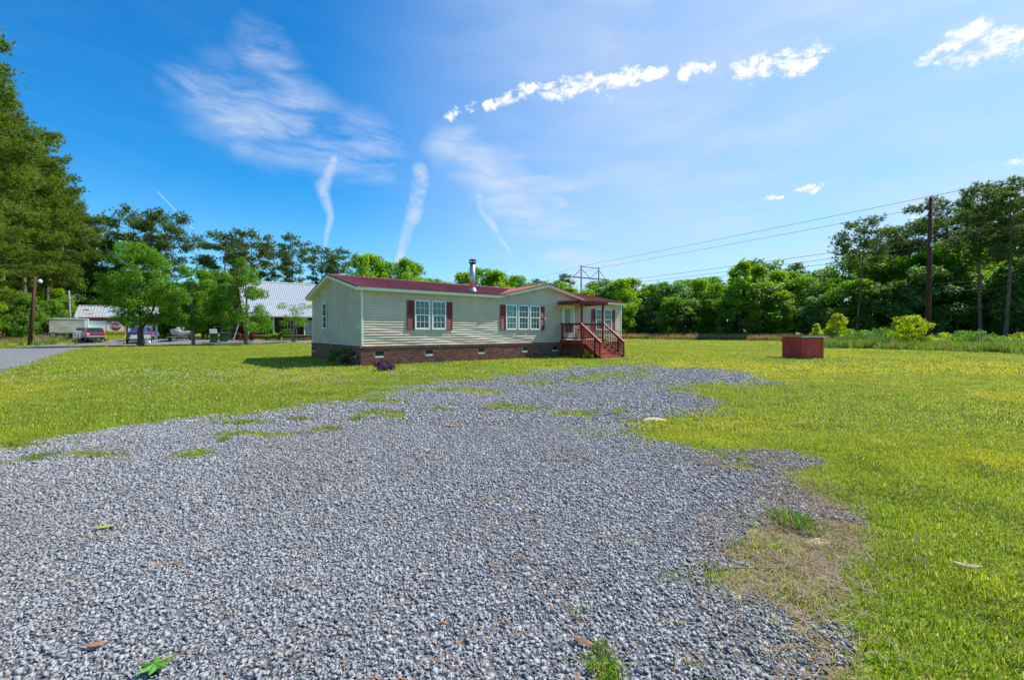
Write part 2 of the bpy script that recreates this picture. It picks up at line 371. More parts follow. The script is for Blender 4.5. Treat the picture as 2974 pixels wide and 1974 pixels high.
# ------------------------------------------------------------------ terrain
def sstep(t): t = np.clip(t, 0, 1); return t * t * (3 - 2 * t)
def gz(x, y):                                          # the ground rises a little behind the left lawn
    x = np.asarray(x, float); y = np.asarray(y, float)
    z = .42 * sstep((y - 45) / 10) * sstep((-x - 14) / 12)
    z = z + .55 * np.exp(-(((x + 62) / 7) ** 2 + ((y - 52) / 5) ** 2))
    z = z + .45 * np.exp(-(((x - 41) / 10) ** 2 + ((y - 46) / 3.0) ** 2))
    return z
def gzf(x, y): return float(gz(x, y))
def at(px, depth, dz=0.0):                             # real place at a given distance along a line of sight, on the ground
    x = (px - CXP) / FPX * depth; return (x, depth, gzf(x, depth) + dz)
def vnoise(x, y, s, seed=0):
    x = np.asarray(x) * s; y = np.asarray(y) * s
    xi, yi = np.floor(x).astype(np.int64), np.floor(y).astype(np.int64); fx, fy = x - xi, y - yi
    fx, fy = fx * fx * (3 - 2 * fx), fy * fy * (3 - 2 * fy)
    def h(a, b):
        n = (a * 374761393 + b * 668265263 + seed * 1442695041) & 0x7fffffff
        n = ((n ^ (n >> 13)) * 1274126177) & 0x7fffffff
        return ((n ^ (n >> 16)) & 0xffff) / 65535.0
    return (h(xi, yi) * (1 - fx) + h(xi + 1, yi) * fx) * (1 - fy) + (h(xi, yi + 1) * (1 - fx) + h(xi + 1, yi + 1) * fx) * fy
def fbm(x, y, s, seed=0): return .5 * vnoise(x, y, s, seed) + .28 * vnoise(x, y, s * 2.1, seed + 1) + .22 * vnoise(x, y, s * 4.3, seed + 2)
def sdist(x, y, poly):                                 # signed distance to an outline, positive inside
    x = np.asarray(x, float); y = np.asarray(y, float); d = np.full(x.shape, 1e9); ins = np.zeros(x.shape, bool)
    n = len(poly)
    for i in range(n):
        ax, ay = poly[i]; bx, by = poly[(i + 1) % n]
        ex, ey = bx - ax, by - ay; t = np.clip(((x - ax) * ex + (y - ay) * ey) / (ex * ex + ey * ey + 1e-12), 0, 1)
        d = np.minimum(d, np.hypot(x - ax - t * ex, y - ay - t * ey))
        if abs(by - ay) > 1e-12:
            ins ^= ((ay > y) != (by > y)) & (x < ex * (y - ay) / ey + ax)
    return np.where(ins, d, -d)
K = 1 / .7943
def world_poly(pts): return [tuple(ground(a * K, b * K)[:2]) for a, b in pts]
DRIVE = world_poly([(-700, 1180), (-250, 1085), (0, 1040), (150, 1012), (300, 986), (450, 968), (600, 952), (740, 936), (850, 912), (1000, 890), (1100, 875), (1250, 858),
    (1400, 844), (1480, 841), (1560, 848), (1650, 852), (1720, 860), (1752, 876), (1700, 888), (1600, 893), (1560, 897), (1640, 915), (1652, 940), (1600, 962), (1500, 968),
    (1440, 975), (1500, 1005), (1540, 1045), (1600, 1060), (1690, 1068), (1760, 1046), (1868, 1060), (1862, 1090), (1850, 1120), (1930, 1165), (1990, 1205), (1940, 1215),
    (1850, 1195), (1780, 1195), (1755, 1240), (1730, 1290), (1760, 1340), (1830, 1420), (1890, 1500), (1925, 1568), (1990, 1900), (2200, 3200), (1200, 9000), (-1200, 9000), (-2600, 2400)])
def blob(px, py, rx, ry):                              # a patch of the yard: centre and half-sizes, in metres
    c = ground(px * K, py * K); Y = c[1]
    return (c[0], Y, rx * K * Y / FPX, max(.16, ry * K * Y * Y / (CAMH * FPX)))
TURF = [blob(*q) for q in [(435, 1048, 40, 7), (600, 1003, 95, 8), (520, 1016, 25, 4), (745, 990, 38, 7), (885, 958, 75, 13), (820, 966, 30, 6), (1155, 936, 65, 7), (1010, 945, 50, 4),
    (215, 1048, 90, 6), (60, 1062, 60, 5), (1000, 900, 140, 5), (1240, 886, 60, 7), (1330, 876, 100, 9), (1430, 864, 70, 7), (1480, 853, 30, 4), (1330, 957, 90, 6), (1230, 944, 60, 4),
    (1430, 950, 50, 8), (1100, 905, 70, 5), (1580, 902, 40, 6), (1835, 1218, 55, 22), (30, 1030, 50, 6), (700, 968, 60, 4), (1400, 1566, 26, 9), (560, 975, 70, 4), (1290, 905, 50, 4), (860, 925, 70, 4)]]
def turf_in_drive(x, y):
    r = np.full(np.shape(x), -1.0)
    for cx, cy, rx, ry in TURF:
        r = np.maximum(r, 1 - np.hypot((x - cx) / rx, (y - cy) / ry))
    return r
def gravel_amount(x, y):                               # >0 where stones lie
    s = sdist(x, y, DRIVE); amp = .12 + .030 * np.clip(y, 0, 25)
    g = s + (fbm(x, y, 1.1, 3) - .5) * 4.6 * amp + (fbm(x, y, 5, 13) - .5) * 2.4 * amp
    t = turf_in_drive(x, y) + (fbm(x, y, 1.6, 9) - .5) * 2.0 + (fbm(x, y, 6, 19) - .5) * 1.6
    return np.where(t > .32, np.minimum(g, -(t - .32) * .4), g)
BARE = world_poly([(1600, 1055), (1690, 1062), (1760, 1044), (1872, 1058), (1860, 1105), (1940, 1155), (2010, 1215), (1990, 1300), (1950, 1380), (1990, 1568), (2100, 2000), (1880, 2000), (1800, 1568),
    (1700, 1450), (1650, 1350), (1655, 1270), (1690, 1190), (1790, 1140), (1760, 1085), (1640, 1075)])

def axis(lo, hi, dlo, dhi, step, g=1.16):
    a = list(np.arange(dlo, dhi + 1e-6, step)); s = step
    while a[-1] < hi: s *= g; a.append(a[-1] + s)
    s = step
    while a[0] > lo: s *= g; a.insert(0, a[0] - s)
    return np.array(a)
xs = axis(-1500, 1500, -16, 14, .2); ys = axis(-1200, 2200, -3, 26, .2, 1.12)
gx, gy = np.meshgrid(xs, ys)
V = np.stack([gx, gy, gz(gx, gy)], -1).reshape(-1, 3)
nx, ny = len(xs), len(ys); ii, jj = np.meshgrid(np.arange(nx - 1), np.arange(ny - 1)); q = (jj * nx + ii).ravel()
F = np.stack([q, q + 1, q + nx + 1, q + nx], 1)
me = np_mesh('lawn', V, F, LAWN, True)
bare = np.clip(.46 + sdist(gx, gy, BARE) * 1.3, 0, .80); bare[(np.abs(gx) > 20) | (gy > 30)] = 0
bare = np.maximum(bare, np.clip(1.2 * np.exp(-(((gx + 62) / 9) ** 2 + ((gy - 50) / 5) ** 2)), 0, .62))
a = me.attributes.new('bare', 'FLOAT', 'POINT'); a.data.foreach_set('value', bare.ravel().astype(np.float32))
lawn = struct(obj('lawn', me))

def sheet(name, poly_mask, x0, x1, y0, y1, st, mat, dz):
    X = np.arange(x0, x1, st); Y = np.arange(y0, y1, st); cx, cy = np.meshgrid(X + st / 2, Y + st / 2)
    keep = poly_mask(cx, cy) > 0; GX, GY = np.meshgrid(np.append(X, x1), np.append(Y, y1))
    V = np.stack([GX, GY, gz(GX, GY) + dz], -1).reshape(-1, 3); w = len(X) + 1
    j, i = np.nonzero(keep); q = j * w + i; F = np.stack([q, q + 1, q + w + 1, q + w], 1)
    used = np.unique(F); re = np.full(len(V), -1); re[used] = np.arange(len(used))
    return struct(obj(name, np_mesh(name, V[used], re[F], mat)))
sheet('gravel_driveway', gravel_amount, -16, 10, -3, 22, .09, GRAVEL, .006)
LANE = [(-12, 7), (-15, 11), (-18.4, 15.6), (-21, 18.8), (-28.7, 27.4), (-36.5, 36.5), (-41, 42.5), (-42.5, 45), (-39, 46.8), (-33, 47.4), (-27, 49), (-20, 52), (-19, 55), (-27, 53.5), (-36, 53.0), (-44, 60), (-49, 63),
        (-56, 58), (-60, 54.5), (-57, 51), (-51, 46), (-47.5, 41), (-42.4, 35.2), (-35, 27), (-28, 19.5), (-22, 12), (-17, 6)]
sheet('gravel_lane', lambda x, y: sdist(x, y, LANE) + (fbm(x, y, .5, 5) - .5) * 2.2, -64, -11, 5, 64, .3, GRAVEL, .010)

# ------------------------------------------------------------------ loose stones, grass, litter
def rock(seed, n=9):                                   # angular lump: hull of a few random points
    r = np.random.default_rng(seed); import bmesh
    p = r.normal(size=(n, 3)); p /= np.linalg.norm(p, axis=1)[:, None]; p *= r.uniform(.8, 1.1, (n, 1)) * np.array([1.0, r.uniform(.55, .95), r.uniform(.4, .75)])
    bm = bmesh.new()
    for q in p: bm.verts.new(q)
    h = bmesh.ops.convex_hull(bm, input=bm.verts)
    bmesh.ops.delete(bm, geom=list({g for g in h['geom_unused'] + h['geom_interior'] if isinstance(g, bmesh.types.BMVert)}), context='VERTS')
    bmesh.ops.triangulate(bm, faces=bm.faces); bm.verts.index_update()
    v = np.array([q.co[:] for q in bm.verts]); f = np.array([[q.index for q in t.verts] for t in bm.faces]); bm.free()
    return v, f
def stone_mat():
    m = bpy.data.materials.new('crushed_stone'); m.use_nodes = True; T = NT(m.node_tree); b = T.n['Principled BSDF']
    rd = T.new('ShaderNodeObjectInfo').outputs['Random']; tc = T.new('ShaderNodeTexCoord')
    cr = T.new('ShaderNodeValToRGB'); T.l.new(rd, cr.inputs[0]); e = cr.color_ramp.elements
    e[0].position = 0; e[0].color = (.120, .123, .132, 1); e[1].position = 1; e[1].color = (.36, .345, .34, 1)
    for p, c in ((.22, (.200, .204, .216)), (.55, (.285, .290, .305)), (.85, (.37, .373, .385))):
        q = e.new(p); q.color = c + (1,)
    n = T.noise(tc.outputs['Object'], 1.6, 5, .7)
    c = T.mix(T.ramp(n, .38, .66), cr.outputs[0], T.mix(.35, cr.outputs[0], (.42, .425, .44, 1)))
    pos = T.new('ShaderNodeNewGeometry').outputs['Position']
    c = T.mix(T.math('MULTIPLY', T.ramp(T.noise(pos, .55, 6, .7), .46, .70), .55), c, (.20, .175, .15, 1))
    T.put(b.inputs['Base Color'], c); b.inputs['Roughness'].default_value = .85; b.inputs['Specular IOR Level'].default_value = .15
    return m
STONE = stone_mat()
rocks = [np_mesh('stone', *rock(40 + i), STONE) for i in range(9)]
def cloud(n, x0, x1, y0, y1): return RNG.uniform(x0, x1, n), RNG.uniform(y0, y1, n)
def stones():
    P, S = [], []
    for (y0, y1, dens, s0, s1) in ((-1.2, 3.6, 4700, .0085, .0155), (3.6, 7, 2900, .0115, .0185), (7, 12, 1050, .017, .026), (12, 22, 330, .025, .038)):
        x0, x1 = -1.35 * y1 - 2.6, min(1.25 * y1 + 2.6, 9.5); n = int((x1 - x0) * (y1 - y0) * dens)
        x, y = cloud(n, x0, x1, y0, y1); k = np.abs(x) < 1.3 * np.maximum(y, 0) + 2.6; x, y = x[k], y[k]
        g = gravel_amount(x, y); k = g + RNG.exponential(.045 + .016 * max(0, y1 - 4), len(g)) * RNG.choice([0, 1], len(g), p=[.5, .5]) > 0; k &= g > -.06 - .03 * max(0, y1 - 4); x, y, g = x[k], y[k], g[k]
        s = RNG.uniform(s0, s1, len(x)) * RNG.choice([.5, .75, 1, 1.35], len(x), p=[.2, .3, .35, .15])
        P.append(np.stack([x, y, .006 + s * RNG.uniform(.15, .5, len(x))], -1)); S.append(s)
    P = np.concatenate(P); s = np.concatenate(S); n = len(P)
    rot = np.stack([RNG.normal(0, .5, n), RNG.normal(0, .5, n), RNG.uniform(0, 6.28, n)], -1)
    scatter('loose_gravel', P, rot, s[:, None] * RNG.uniform(.8, 1.2, (n, 3)), RNG.integers(0, len(rocks), n), rocks, 'loose blue-grey crushed stone covering the driveway', 'gravel')
stones()

def blades(seed, n, rad, h0, h1, w, lean, mat, name='grass_tuft'):
    r = np.random.default_rng(seed)
    a = r.uniform(0, 6.28, n); d = rad * np.sqrt(r.uniform(0, 1, n)); h = r.uniform(h0, h1, n); az = r.uniform(0, 6.28, n)
    ln = np.abs(r.normal(0, lean, n)) + .1; base = np.stack([d * np.cos(a), d * np.sin(a), np.zeros(n)], -1)
    dr = np.stack([np.cos(az), np.sin(az), np.zeros(n)], -1); sd = np.stack([-np.sin(az), np.cos(az), np.zeros(n)], -1) * w * r.uniform(.6, 1.3, n)[:, None]
    up = np.array([0, 0, 1.0]); m_ = base + dr * (h * np.sin(ln) * .45)[:, None] + up * (h * np.cos(ln * .6) * .6)[:, None]
    tip = base + dr * (h * np.sin(ln) * 1.05)[:, None] + up * (h * np.cos(ln) * .98)[:, None]
    V = np.stack([base - sd, base + sd, m_ + sd * .8, m_ - sd * .8, tip], 1).reshape(-1, 3); o = np.arange(n)[:, None] * 5
    F = np.concatenate([o + [0, 1, 2], o + [0, 2, 3], o + [3, 2, 4]])
    return np_mesh(name, V, F, mat)
def grass_mat(name, base, yellow, dry, k=.25):
    m = bpy.data.materials.new(name); m.use_nodes = True; T = NT(m.node_tree); b = T.n['Principled BSDF']; o = T.n['Material Output']
    gm = T.new('ShaderNodeNewGeometry'); pos = gm.outputs['Position']; isl = gm.outputs['Random Per Island']
    dpt = T.vmath('MULTIPLY', T.vmath('SUBTRACT', pos, (15, 18, 0)), (.075, .16, 0))
    c = T.mix(T.ramp(T.math('ADD', T.noise(pos, .16, 5, .6), T.ramp(T.vmath('LENGTH', dpt), 1.0, .2, 0, .16)), .42, .70), base, yellow)
    c = T.mix(T.math('MULTIPLY', T.ramp(T.noise(pos, 1.4, 5), .44, .66), .70), c, tuple(v * .62 for v in base[:3]) + (1,))
    c = T.mix(T.ramp(isl, .64, .88), c, dry)
    hs = T.new('ShaderNodeHueSaturation'); T.put(hs.inputs['Color'], c); T.put(hs.inputs['Value'], T.math('ADD', .6, T.math('MULTIPLY', T.math('FRACT', T.math('MULTIPLY', isl, 9.7)), .8)))
    T.l.new(hs.outputs[0], b.inputs['Base Color']); b.inputs['Roughness'].default_value = .55; b.inputs['Specular IOR Level'].default_value = .15
    tr = T.new('ShaderNodeBsdfTranslucent'); ms = T.new('ShaderNodeMixShader'); ms.inputs[0].default_value = .42
    h2 = T.new('ShaderNodeHueSaturation'); T.l.new(hs.outputs[0], h2.inputs['Color']); h2.inputs['Value'].default_value = 1.5; h2.inputs['Hue'].default_value = .49
    T.l.new(h2.outputs[0], tr.inputs[0]); T.l.new(b.outputs[0], ms.inputs[1]); T.l.new(tr.outputs[0], ms.inputs[2]); T.l.new(ms.outputs[0], o.inputs[0])
    return m
GRASS = grass_mat('grass_blade', (.205, .330, .008, 1), (.45, .445, .006, 1), (.52, .45, .13, 1))
GRASSTALL = grass_mat('tall_grass_blade', (.11, .26, .020, 1), (.17, .29, .014, 1), (.30, .26, .10, 1))
HOUSE_ANG = math.atan2(.61764, .78646); HU = np.array([.78646, .61764]); HV = np.array([-.61764, .78646]); HP = np.array([-6.528, 18.769])
def in_house(x, y):
    dx, dy = x - HP[0], y - HP[1]; a = dx * HU[0] + dy * HU[1]; b = dx * HV[0] + dy * HV[1]
    return (a > .02) & (a < 18.0) & (b > .02) & (b < 8.4)
def lawn_grass():
    near = [blades(100 + i, 46, .11, .012, .046, .0023, .95, GRASS) for i in range(5)]
    mid = [blades(120 + i, 34, .17, .020, .058, .0045, .85, GRASS) for i in range(4)]
    far = [blades(140 + i, 26, .30, .028, .065, .012, .7, GRASS) for i in range(4)]
    P, I, S = [], [], []
    for (y0, y1, dens, i0, n_, s0, s1) in ((-2.5, 6.5, 300, 0, 5, .8, 1.25), (6.5, 15, 105, 5, 4, .8, 1.2), (15, 46, 17, 9, 4, .8, 1.3), (46, 98, 2.6, 9, 4, 2.0, 2.8)):
        x0, x1 = -1.3 * y1 - 7, 1.3 * y1 + 7; n = int((x1 - x0) * (y1 - y0) * dens); x, y = cloud(n, x0, x1, y0, y1)
        k = np.abs(x) < 1.27 * np.maximum(y, 0) + 7.0; x, y = x[k], y[k]; g = gravel_amount(x, y) if y1 < 30 else np.where(y < 23, gravel_amount(x, np.minimum(y, 23)), -1)
        b = sdist(x, y, BARE) if y0 < 12 else np.full(len(x), -9.0)
        k = (g < RNG.normal(.0, .04 + .26 * np.clip(y / 10, 0, 1.4), len(g)) * np.abs(RNG.normal(0, 1.4, len(g)))) & ~in_house(x, y) & ((b < 0) | (RNG.uniform(size=len(b)) < .28) | (fbm(x, y, 4, 21) > .60)) & (fbm(x, y, 2.6, 33) > .26)
        k &= sdist(x, y, LANE) < .1
        x, y = x[k], y[k]; P.append(np.stack([x, y, gz(x, y) - .002], -1)); I.append(RNG.integers(i0, i0 + n_, len(x))); S.append(RNG.uniform(s0, s1, len(x)))
    P = np.concatenate(P); n = len(P); s = np.concatenate(S)
    rot = np.stack([RNG.normal(0, .08, n), RNG.normal(0, .08, n), RNG.uniform(0, 6.28, n)], -1)
    z = (.75 + .7 * fbm(P[:, 0], P[:, 1], .9, 44)) * np.where(P[:, 1] > 46, .6, 1)
    scatter('lawn_grass', P, rot, np.stack([s, s, s * z], -1), np.concatenate(I), near + mid + far, 'short mown yellow-green lawn grass', 'grass')
    # rank green tufts on the driveway edge and in the tyre tracks
    tall = [blades(160 + i, 60, .13, .05, .16, .0042, .5, GRASSTALL) for i in range(3)]
    P = []
    for cx, cy, rx, ry in TURF:
        n = int(min(150, 12 + rx * ry * 34)); a = RNG.uniform(0, 6.28, n); d = RNG.uniform(0, 1, n) ** .7 * 1.15
        P.append(np.stack([cx + rx * d * np.cos(a), cy + ry * d * np.sin(a), np.zeros(n)], -1))
    P = np.concatenate(P); P = P[fbm(P[:, 0], P[:, 1], 5, 61) > .42]; n = len(P); s = RNG.uniform(.22, .6, n)
    d = np.hypot(P[:, 0] - TURF[20][0], P[:, 1] - TURF[20][1]); s = np.where(d < .7, RNG.uniform(.45, .85, n), s)
    scatter('driveway_grass', P, np.stack([np.zeros(n), np.zeros(n), RNG.uniform(0, 6.28, n)], -1), s[:, None] * np.ones(3), RNG.integers(0, 3, n), tall, 'tufts of green grass growing through the driveway gravel', 'grass')
lawn_grass()

def litter():
    needle = leafmat('fallen_needle', (.40, .20, .075), .15); yel = leafmat('yellow_twig', (.42, .36, .06), .15); straw = leafmat('straw', (.40, .32, .21), .2)
    def stick(seed, L, w, mat):
        r = np.random.default_rng(seed); pts = [(-L / 2, 0, 0), (-L / 6, r.normal(0, L * .05), .004), (L / 6, r.normal(0, L * .05), .006), (L / 2, r.normal(0, L * .08), 0)]
        return MB().tube(pts, [w, w * 1.1, w, w * .4], 4).mesh('litter_stick', mat)
    ms = [stick(1, .10, .0016, needle), stick(2, .16, .0015, needle), stick(3, .05, .004, needle), stick(4, .22, .0022, yel), stick(5, .13, .0013, straw), stick(6, .09, .0017, straw)]
    P, I = [], []
    x, y = cloud(5200, -9, 7, 1.2, 9); k = (gravel_amount(x, y) > 0) & (np.abs(x) < 1.3 * y + .5) & (fbm(x, y, .8, 71) > RNG.uniform(.25, .75, len(x)))
    P.append(np.stack([x[k], y[k], np.full(k.sum(), .034)], -1)); I.append(RNG.choice([0, 1, 2, 3], k.sum(), p=[.4, .25, .32, .03]))
    x, y = cloud(95000, .5, 8, 1.0, 9); b = sdist(x, y, BARE); k = (b + RNG.normal(0, .13, len(b)) > 0) & (fbm(x, y, 2.2, 72) > RNG.uniform(.15, .75, len(x)))
    P.append(np.stack([x[k], y[k], RNG.uniform(.008, .035, k.sum())], -1)); I.append(RNG.choice([0, 4, 5], k.sum(), p=[.2, .5, .3]))
    P = np.concatenate(P); I = np.concatenate(I); n = len(P)
    scatter('pine_straw', P, np.stack([RNG.normal(0, .12, n), RNG.normal(0, .15, n), RNG.uniform(0, 6.28, n)], -1), RNG.uniform(.6, 1.25, (n, 1)) * np.ones(3), I, ms,
            'brown pine needles and dry straw littering the gravel edge', 'litter')
    fl = M('clover_flower', (.55, .52, .42), .8, .1); 
    hd = [MB().tube([(0, 0, .02), (0, 0, .05), (0, 0, .062)], [.001, .007, .003], 5).mesh('clover', fl), MB().tube([(0, 0, .0), (0, 0, .045), (.004, 0, .075)], [.003, .0105, .004], 5).mesh('clover', fl)]
    P, I = [], []
    for (cx, cy, sx, sy, n, i) in ((-9, 15.5, 4.5, 2.2, 800, 1), (-4, 14.3, 3.5, 1.8, 480, 1), (-14, 13, 4, 3, 450, 1), (-22, 21, 8, 6, 500, 1), (12, 17, 8, 6, 500, 1), (6, 7, 4, 3, 160, 0), (-2, 22, 8, 4, 300, 1)):
        x, y = RNG.normal(cx, sx, n), RNG.normal(cy, sy, n); k = (y > 1.5) & (gravel_amount(x, np.minimum(y, 23)) < -.1) & ~in_house(x, y) & (fbm(x, y, .8, 5) > .42)
        P.append(np.stack([x[k], y[k], gz(x[k], y[k])], -1)); I.append(np.full(k.sum(), i))
    P = np.concatenate(P); I = np.concatenate(I); n = len(P)
    scatter('clover_flowers', P, np.stack([RNG.normal(0, .2, n), RNG.normal(0, .2, n), RNG.uniform(0, 6, n)], -1), RNG.uniform(.7, 1.2, (n, 1)) * np.ones(3), I, hd, 'tiny white clover flower heads dotting the lawn', 'clover')
litter()

def flat_leaf(name, outline, loc, rotz, size, mat, label, stem=None, curl=.12):
    n = len(outline); vs = [(0, 0, .012)] + [(x * size, y * size, curl * size * (x * x + y * y)) for x, y in outline]
    vs2 = [(x, y, z - .0015) for x, y, z in vs]; m = n + 1
    fs = [(0, 1 + i, 1 + (i + 1) % n) for i in range(n)] + [(m, m + 1 + (i + 1) % n, m + 1 + i) for i in range(n)] + [(1 + i, m + 1 + i, m + 1 + (i + 1) % n, 1 + (i + 1) % n) for i in range(n)]
    t = thing(name, label, 'leaf', loc, rotz)
    MB().add(vs + vs2, fs).build('blade', mat, t)
    if stem: MB().tube(stem, [.0035, .002], 6).build('stem', M('leaf_stem', (.30, .10, .06), .6), t)
    return t
LG = M('fallen_green_leaf', (.065, .20, .010), .35, .25, 14, .2, spec=.5); LB = M('fallen_brown_leaf', (.34, .17, .085), .7, .25, 20, .2); LY = M('fallen_yellow_leaf', (.32, .36, .03), .5, .2, 16)
star = [(1.0, 0), (.60, .12), (.55, .30), (.72, .66), (.42, .52), (.22, .40), (.06, .62), (-.10, .98), (-.18, .60), (-.20, .36), (-.50, .42), (-.88, .40), (-.62, .18), (-.38, .02), (-.60, -.22), (-.78, -.55), (-.42, -.44), (-.14, -.34), (-.12, -.62), (-.0, -.92), (.16, -.62), (.24, -.38), (.46, -.46), (.74, -.60), (.56, -.28), (.60, -.12)]
def lp(px, py, z=.030): p = ground(px, py, z); return (p[0], p[1], z)
flat_leaf('fallen_leaf', star, lp(447, 1932), R(25), .078, LG, 'bright green star-shaped leaf lying on the grey gravel', [(.02, .0, .012), (.17, .05, .012)])
oval = [(math.cos(t) * (1 if math.cos(t) < .5 else 1.15), .33 * math.sin(t)) for t in np.linspace(0, 6.28, 15)[:-1]]
flat_leaf('fallen_leaf', oval, lp(301, 1529), R(28), .062, LY, 'narrow yellow-green leaf on the gravel')
flat_leaf('fallen_leaf', oval, lp(276, 1870), R(15), .045, LB, 'light brown dry leaf beside the green star-shaped leaf')
flat_leaf('fallen_leaf', oval, lp(1690, 1860), R(-35), .05, LB, 'curled brown leaf alone on the gravel near the small weed', curl=.18)
flat_leaf('fallen_leaf', oval, lp(1020, 1335), R(-10), .06, LB, 'rusty brown leaf on open driveway gravel')
flat_leaf('fallen_leaf', oval, lp(2805, 1640), R(-30), .06, M('fallen_tan_leaf', (.45, .34, .24), .8), 'pale tan dry leaf lying in the lawn grass', curl=.15)
flat_leaf('fallen_leaf', oval, lp(1310, 1235), R(5), .11, LB, 'long brown dry leaf near the driveway grass patches')
def mound(px, py, rx, ry, h, mat, label):
    c = ground(px, py); n, m = 14, 4; vs = [(0, 0, h)]; fs = []
    for j in range(1, m + 1):
        for i in range(n):
            t = 6.283 * i / n; k = j / m * (1 + .15 * math.sin(3 * t + j) + .1 * math.sin(7 * t)); vs.append((rx * k * math.cos(t), ry * k * math.sin(t), h * (1 - (j / m) ** 2) * random.uniform(.8, 1.1) - (.012 if j == m else 0)))
    for i in range(n):
        fs.append((0, 1 + i, 1 + (i + 1) % n))
        for j in range(m - 1): a = 1 + j * n; fs.append((a + i, a + n + i, a + n + (i + 1) % n, a + (i + 1) % n))
    o = MB().add(vs, fs).build('sand_mound', mat, None, True); o.location = (c[0], c[1], 0); tag(o, label, 'sand mound')
SAND = M('pale_sand', (.50, .40, .24), .95, .2, 20, .6, 60)
mound(1900, 1218, .24, .16, .03, SAND, 'small pale ant mound on the grass beside the driveway')
mound(2385, 1575, .13, .07, .02, SAND, 'pale sandy mound behind the rank green grass tuft')
# ------------------------------------------------------------------ the manufactured home
HL, HW = 17.97, 8.45
home = thing('manufactured_home', 'long beige vinyl-sided home with maroon metal roof and brick skirting', 'house', (HP[0], HP[1], 0), HOUSE_ANG)
ZB, ZT = .87, 3.33                                    # siding from the brick ledge to the soffit
EB, EZ, SL = -.17, 3.45, .211                         # eave line and roof slope
APEX_B = HW / 2; APEX_Z = EZ + SL * (APEX_B - EB)
def roofz(b): return EZ + SL * ((b if b <= APEX_B else HW - b) - EB)
DA0, DA, DA1, DZ = 7.34, 10.90, 14.43, 4.245          # front gable: left foot, ridge, right foot, height
def dormz(a): return EZ + (DZ - EZ) * ((a - DA0) / (DA - DA0) if a < DA else (DA1 - a) / (DA1 - DA))
core = MB().prism([(.085, .3), (HW - .085, .3), (HW - .085, 3.36), (APEX_B, APEX_Z - .14), (.085, 3.36)], 'x', .085, HL - .085).prism([(DA0 + .4, 3.3), (DA1 - .4, 3.3), (DA, DZ - .14)], 'y', .085, 3.0)
core.build('wall_core', SIDING, home)
front_wall = MB().box(.06, .0601, .09, .0901, ZB, ZB + .001).build('front_wall', SIDING, home)
gable_wall = MB().box(.06, .0601, .09, .0901, ZB, ZB + .001).build('gable_wall', SIDING, home)
def board(name, wall, s0, s1, z0, h, fn, parent, wav=1.0):
    n = max(2, int((s1 - s0) / .35)); vs = []; fs = []
    for i in range(n + 1):
        s = s0 + (s1 - s0) * i / n
        k = .007 * wav * (math.sin(s * 1.7 + z0 * 9) + .6 * math.sin(s * 4.1 + z0 * 23)) * (1.0 if z0 < 1.7 else .35)
        dz = .005 * math.sin(s * 1.1 + z0 * 5)
        for o, z in ((-.002, z0 + h + dz), (.004, z0 + h * .97 + dz), (.014 + k, z0 + h * .5 + dz), (.034 + k, z0 + .014 + dz), (.031 + k, z0 + dz), (-.002, z0 - .002 + dz)):
            vs.append(fn(s, o, z))
    for i in range(n):
        for j in range(5): fs.append((i * 6 + j, i * 6 + j + 1, (i + 1) * 6 + j + 1, (i + 1) * 6 + j))
    fs += [tuple(range(6)), tuple(range(n * 6, n * 6 + 6))[::-1]]
    return MB().add(vs, fs).build(name, SIDING, parent)
FN_F = lambda s, o, z: (s, .086 - o, z)
FN_G = lambda s, o, z: (.086 - o, s, z)
NC = 21; CH = (ZT - ZB) / NC
rb = random.Random(5)
for c in range(NC + 9):
    z0 = ZB + c * CH
    if c < NC: lo, hi = .10, HL - .10
    else:
        k = (z0 + .06 - EZ + .14) / (DZ - EZ)
        if k > .95: break
        k = max(k, 0.02); lo, hi = DA0 + (DA - DA0) * k, DA1 - (DA1 - DA) * k
    s = lo; first = True
    while s < hi - .01:
        L = 3.66 if not first else rb.uniform(.9, 3.6); first = False
        e = min(hi, s + L)
        if hi - e < .5: e = hi
        board('siding_board', 'front', s + (.003 if s > lo else 0), e, z0, CH, FN_F, front_wall); s = e
for c in range(NC + 8):
    z0 = ZB + c * CH; lo, hi = .10, HW - .10
    if c >= NC:
        d = (z0 + .05 - 3.33) / SL
        lo, hi = max(lo, d), min(hi, HW - d)
        if hi - lo < .4: break
    board('siding_board', 'gable', lo, hi, z0, CH, FN_G, gable_wall, .6)
for a, b in ((.045, .045), (HL - .115, .045), (.045, HW - .115)):
    MB().box(a, a + .07, b, b + .07, ZB - .005, 3.34).build('corner_trim', TRIM, home)
MB().box(.055, .075, .13, .80, 1.63, 1.87).build('siding_patch', M('fresh_siding', (.60, .57, .42), .45, .05), home)
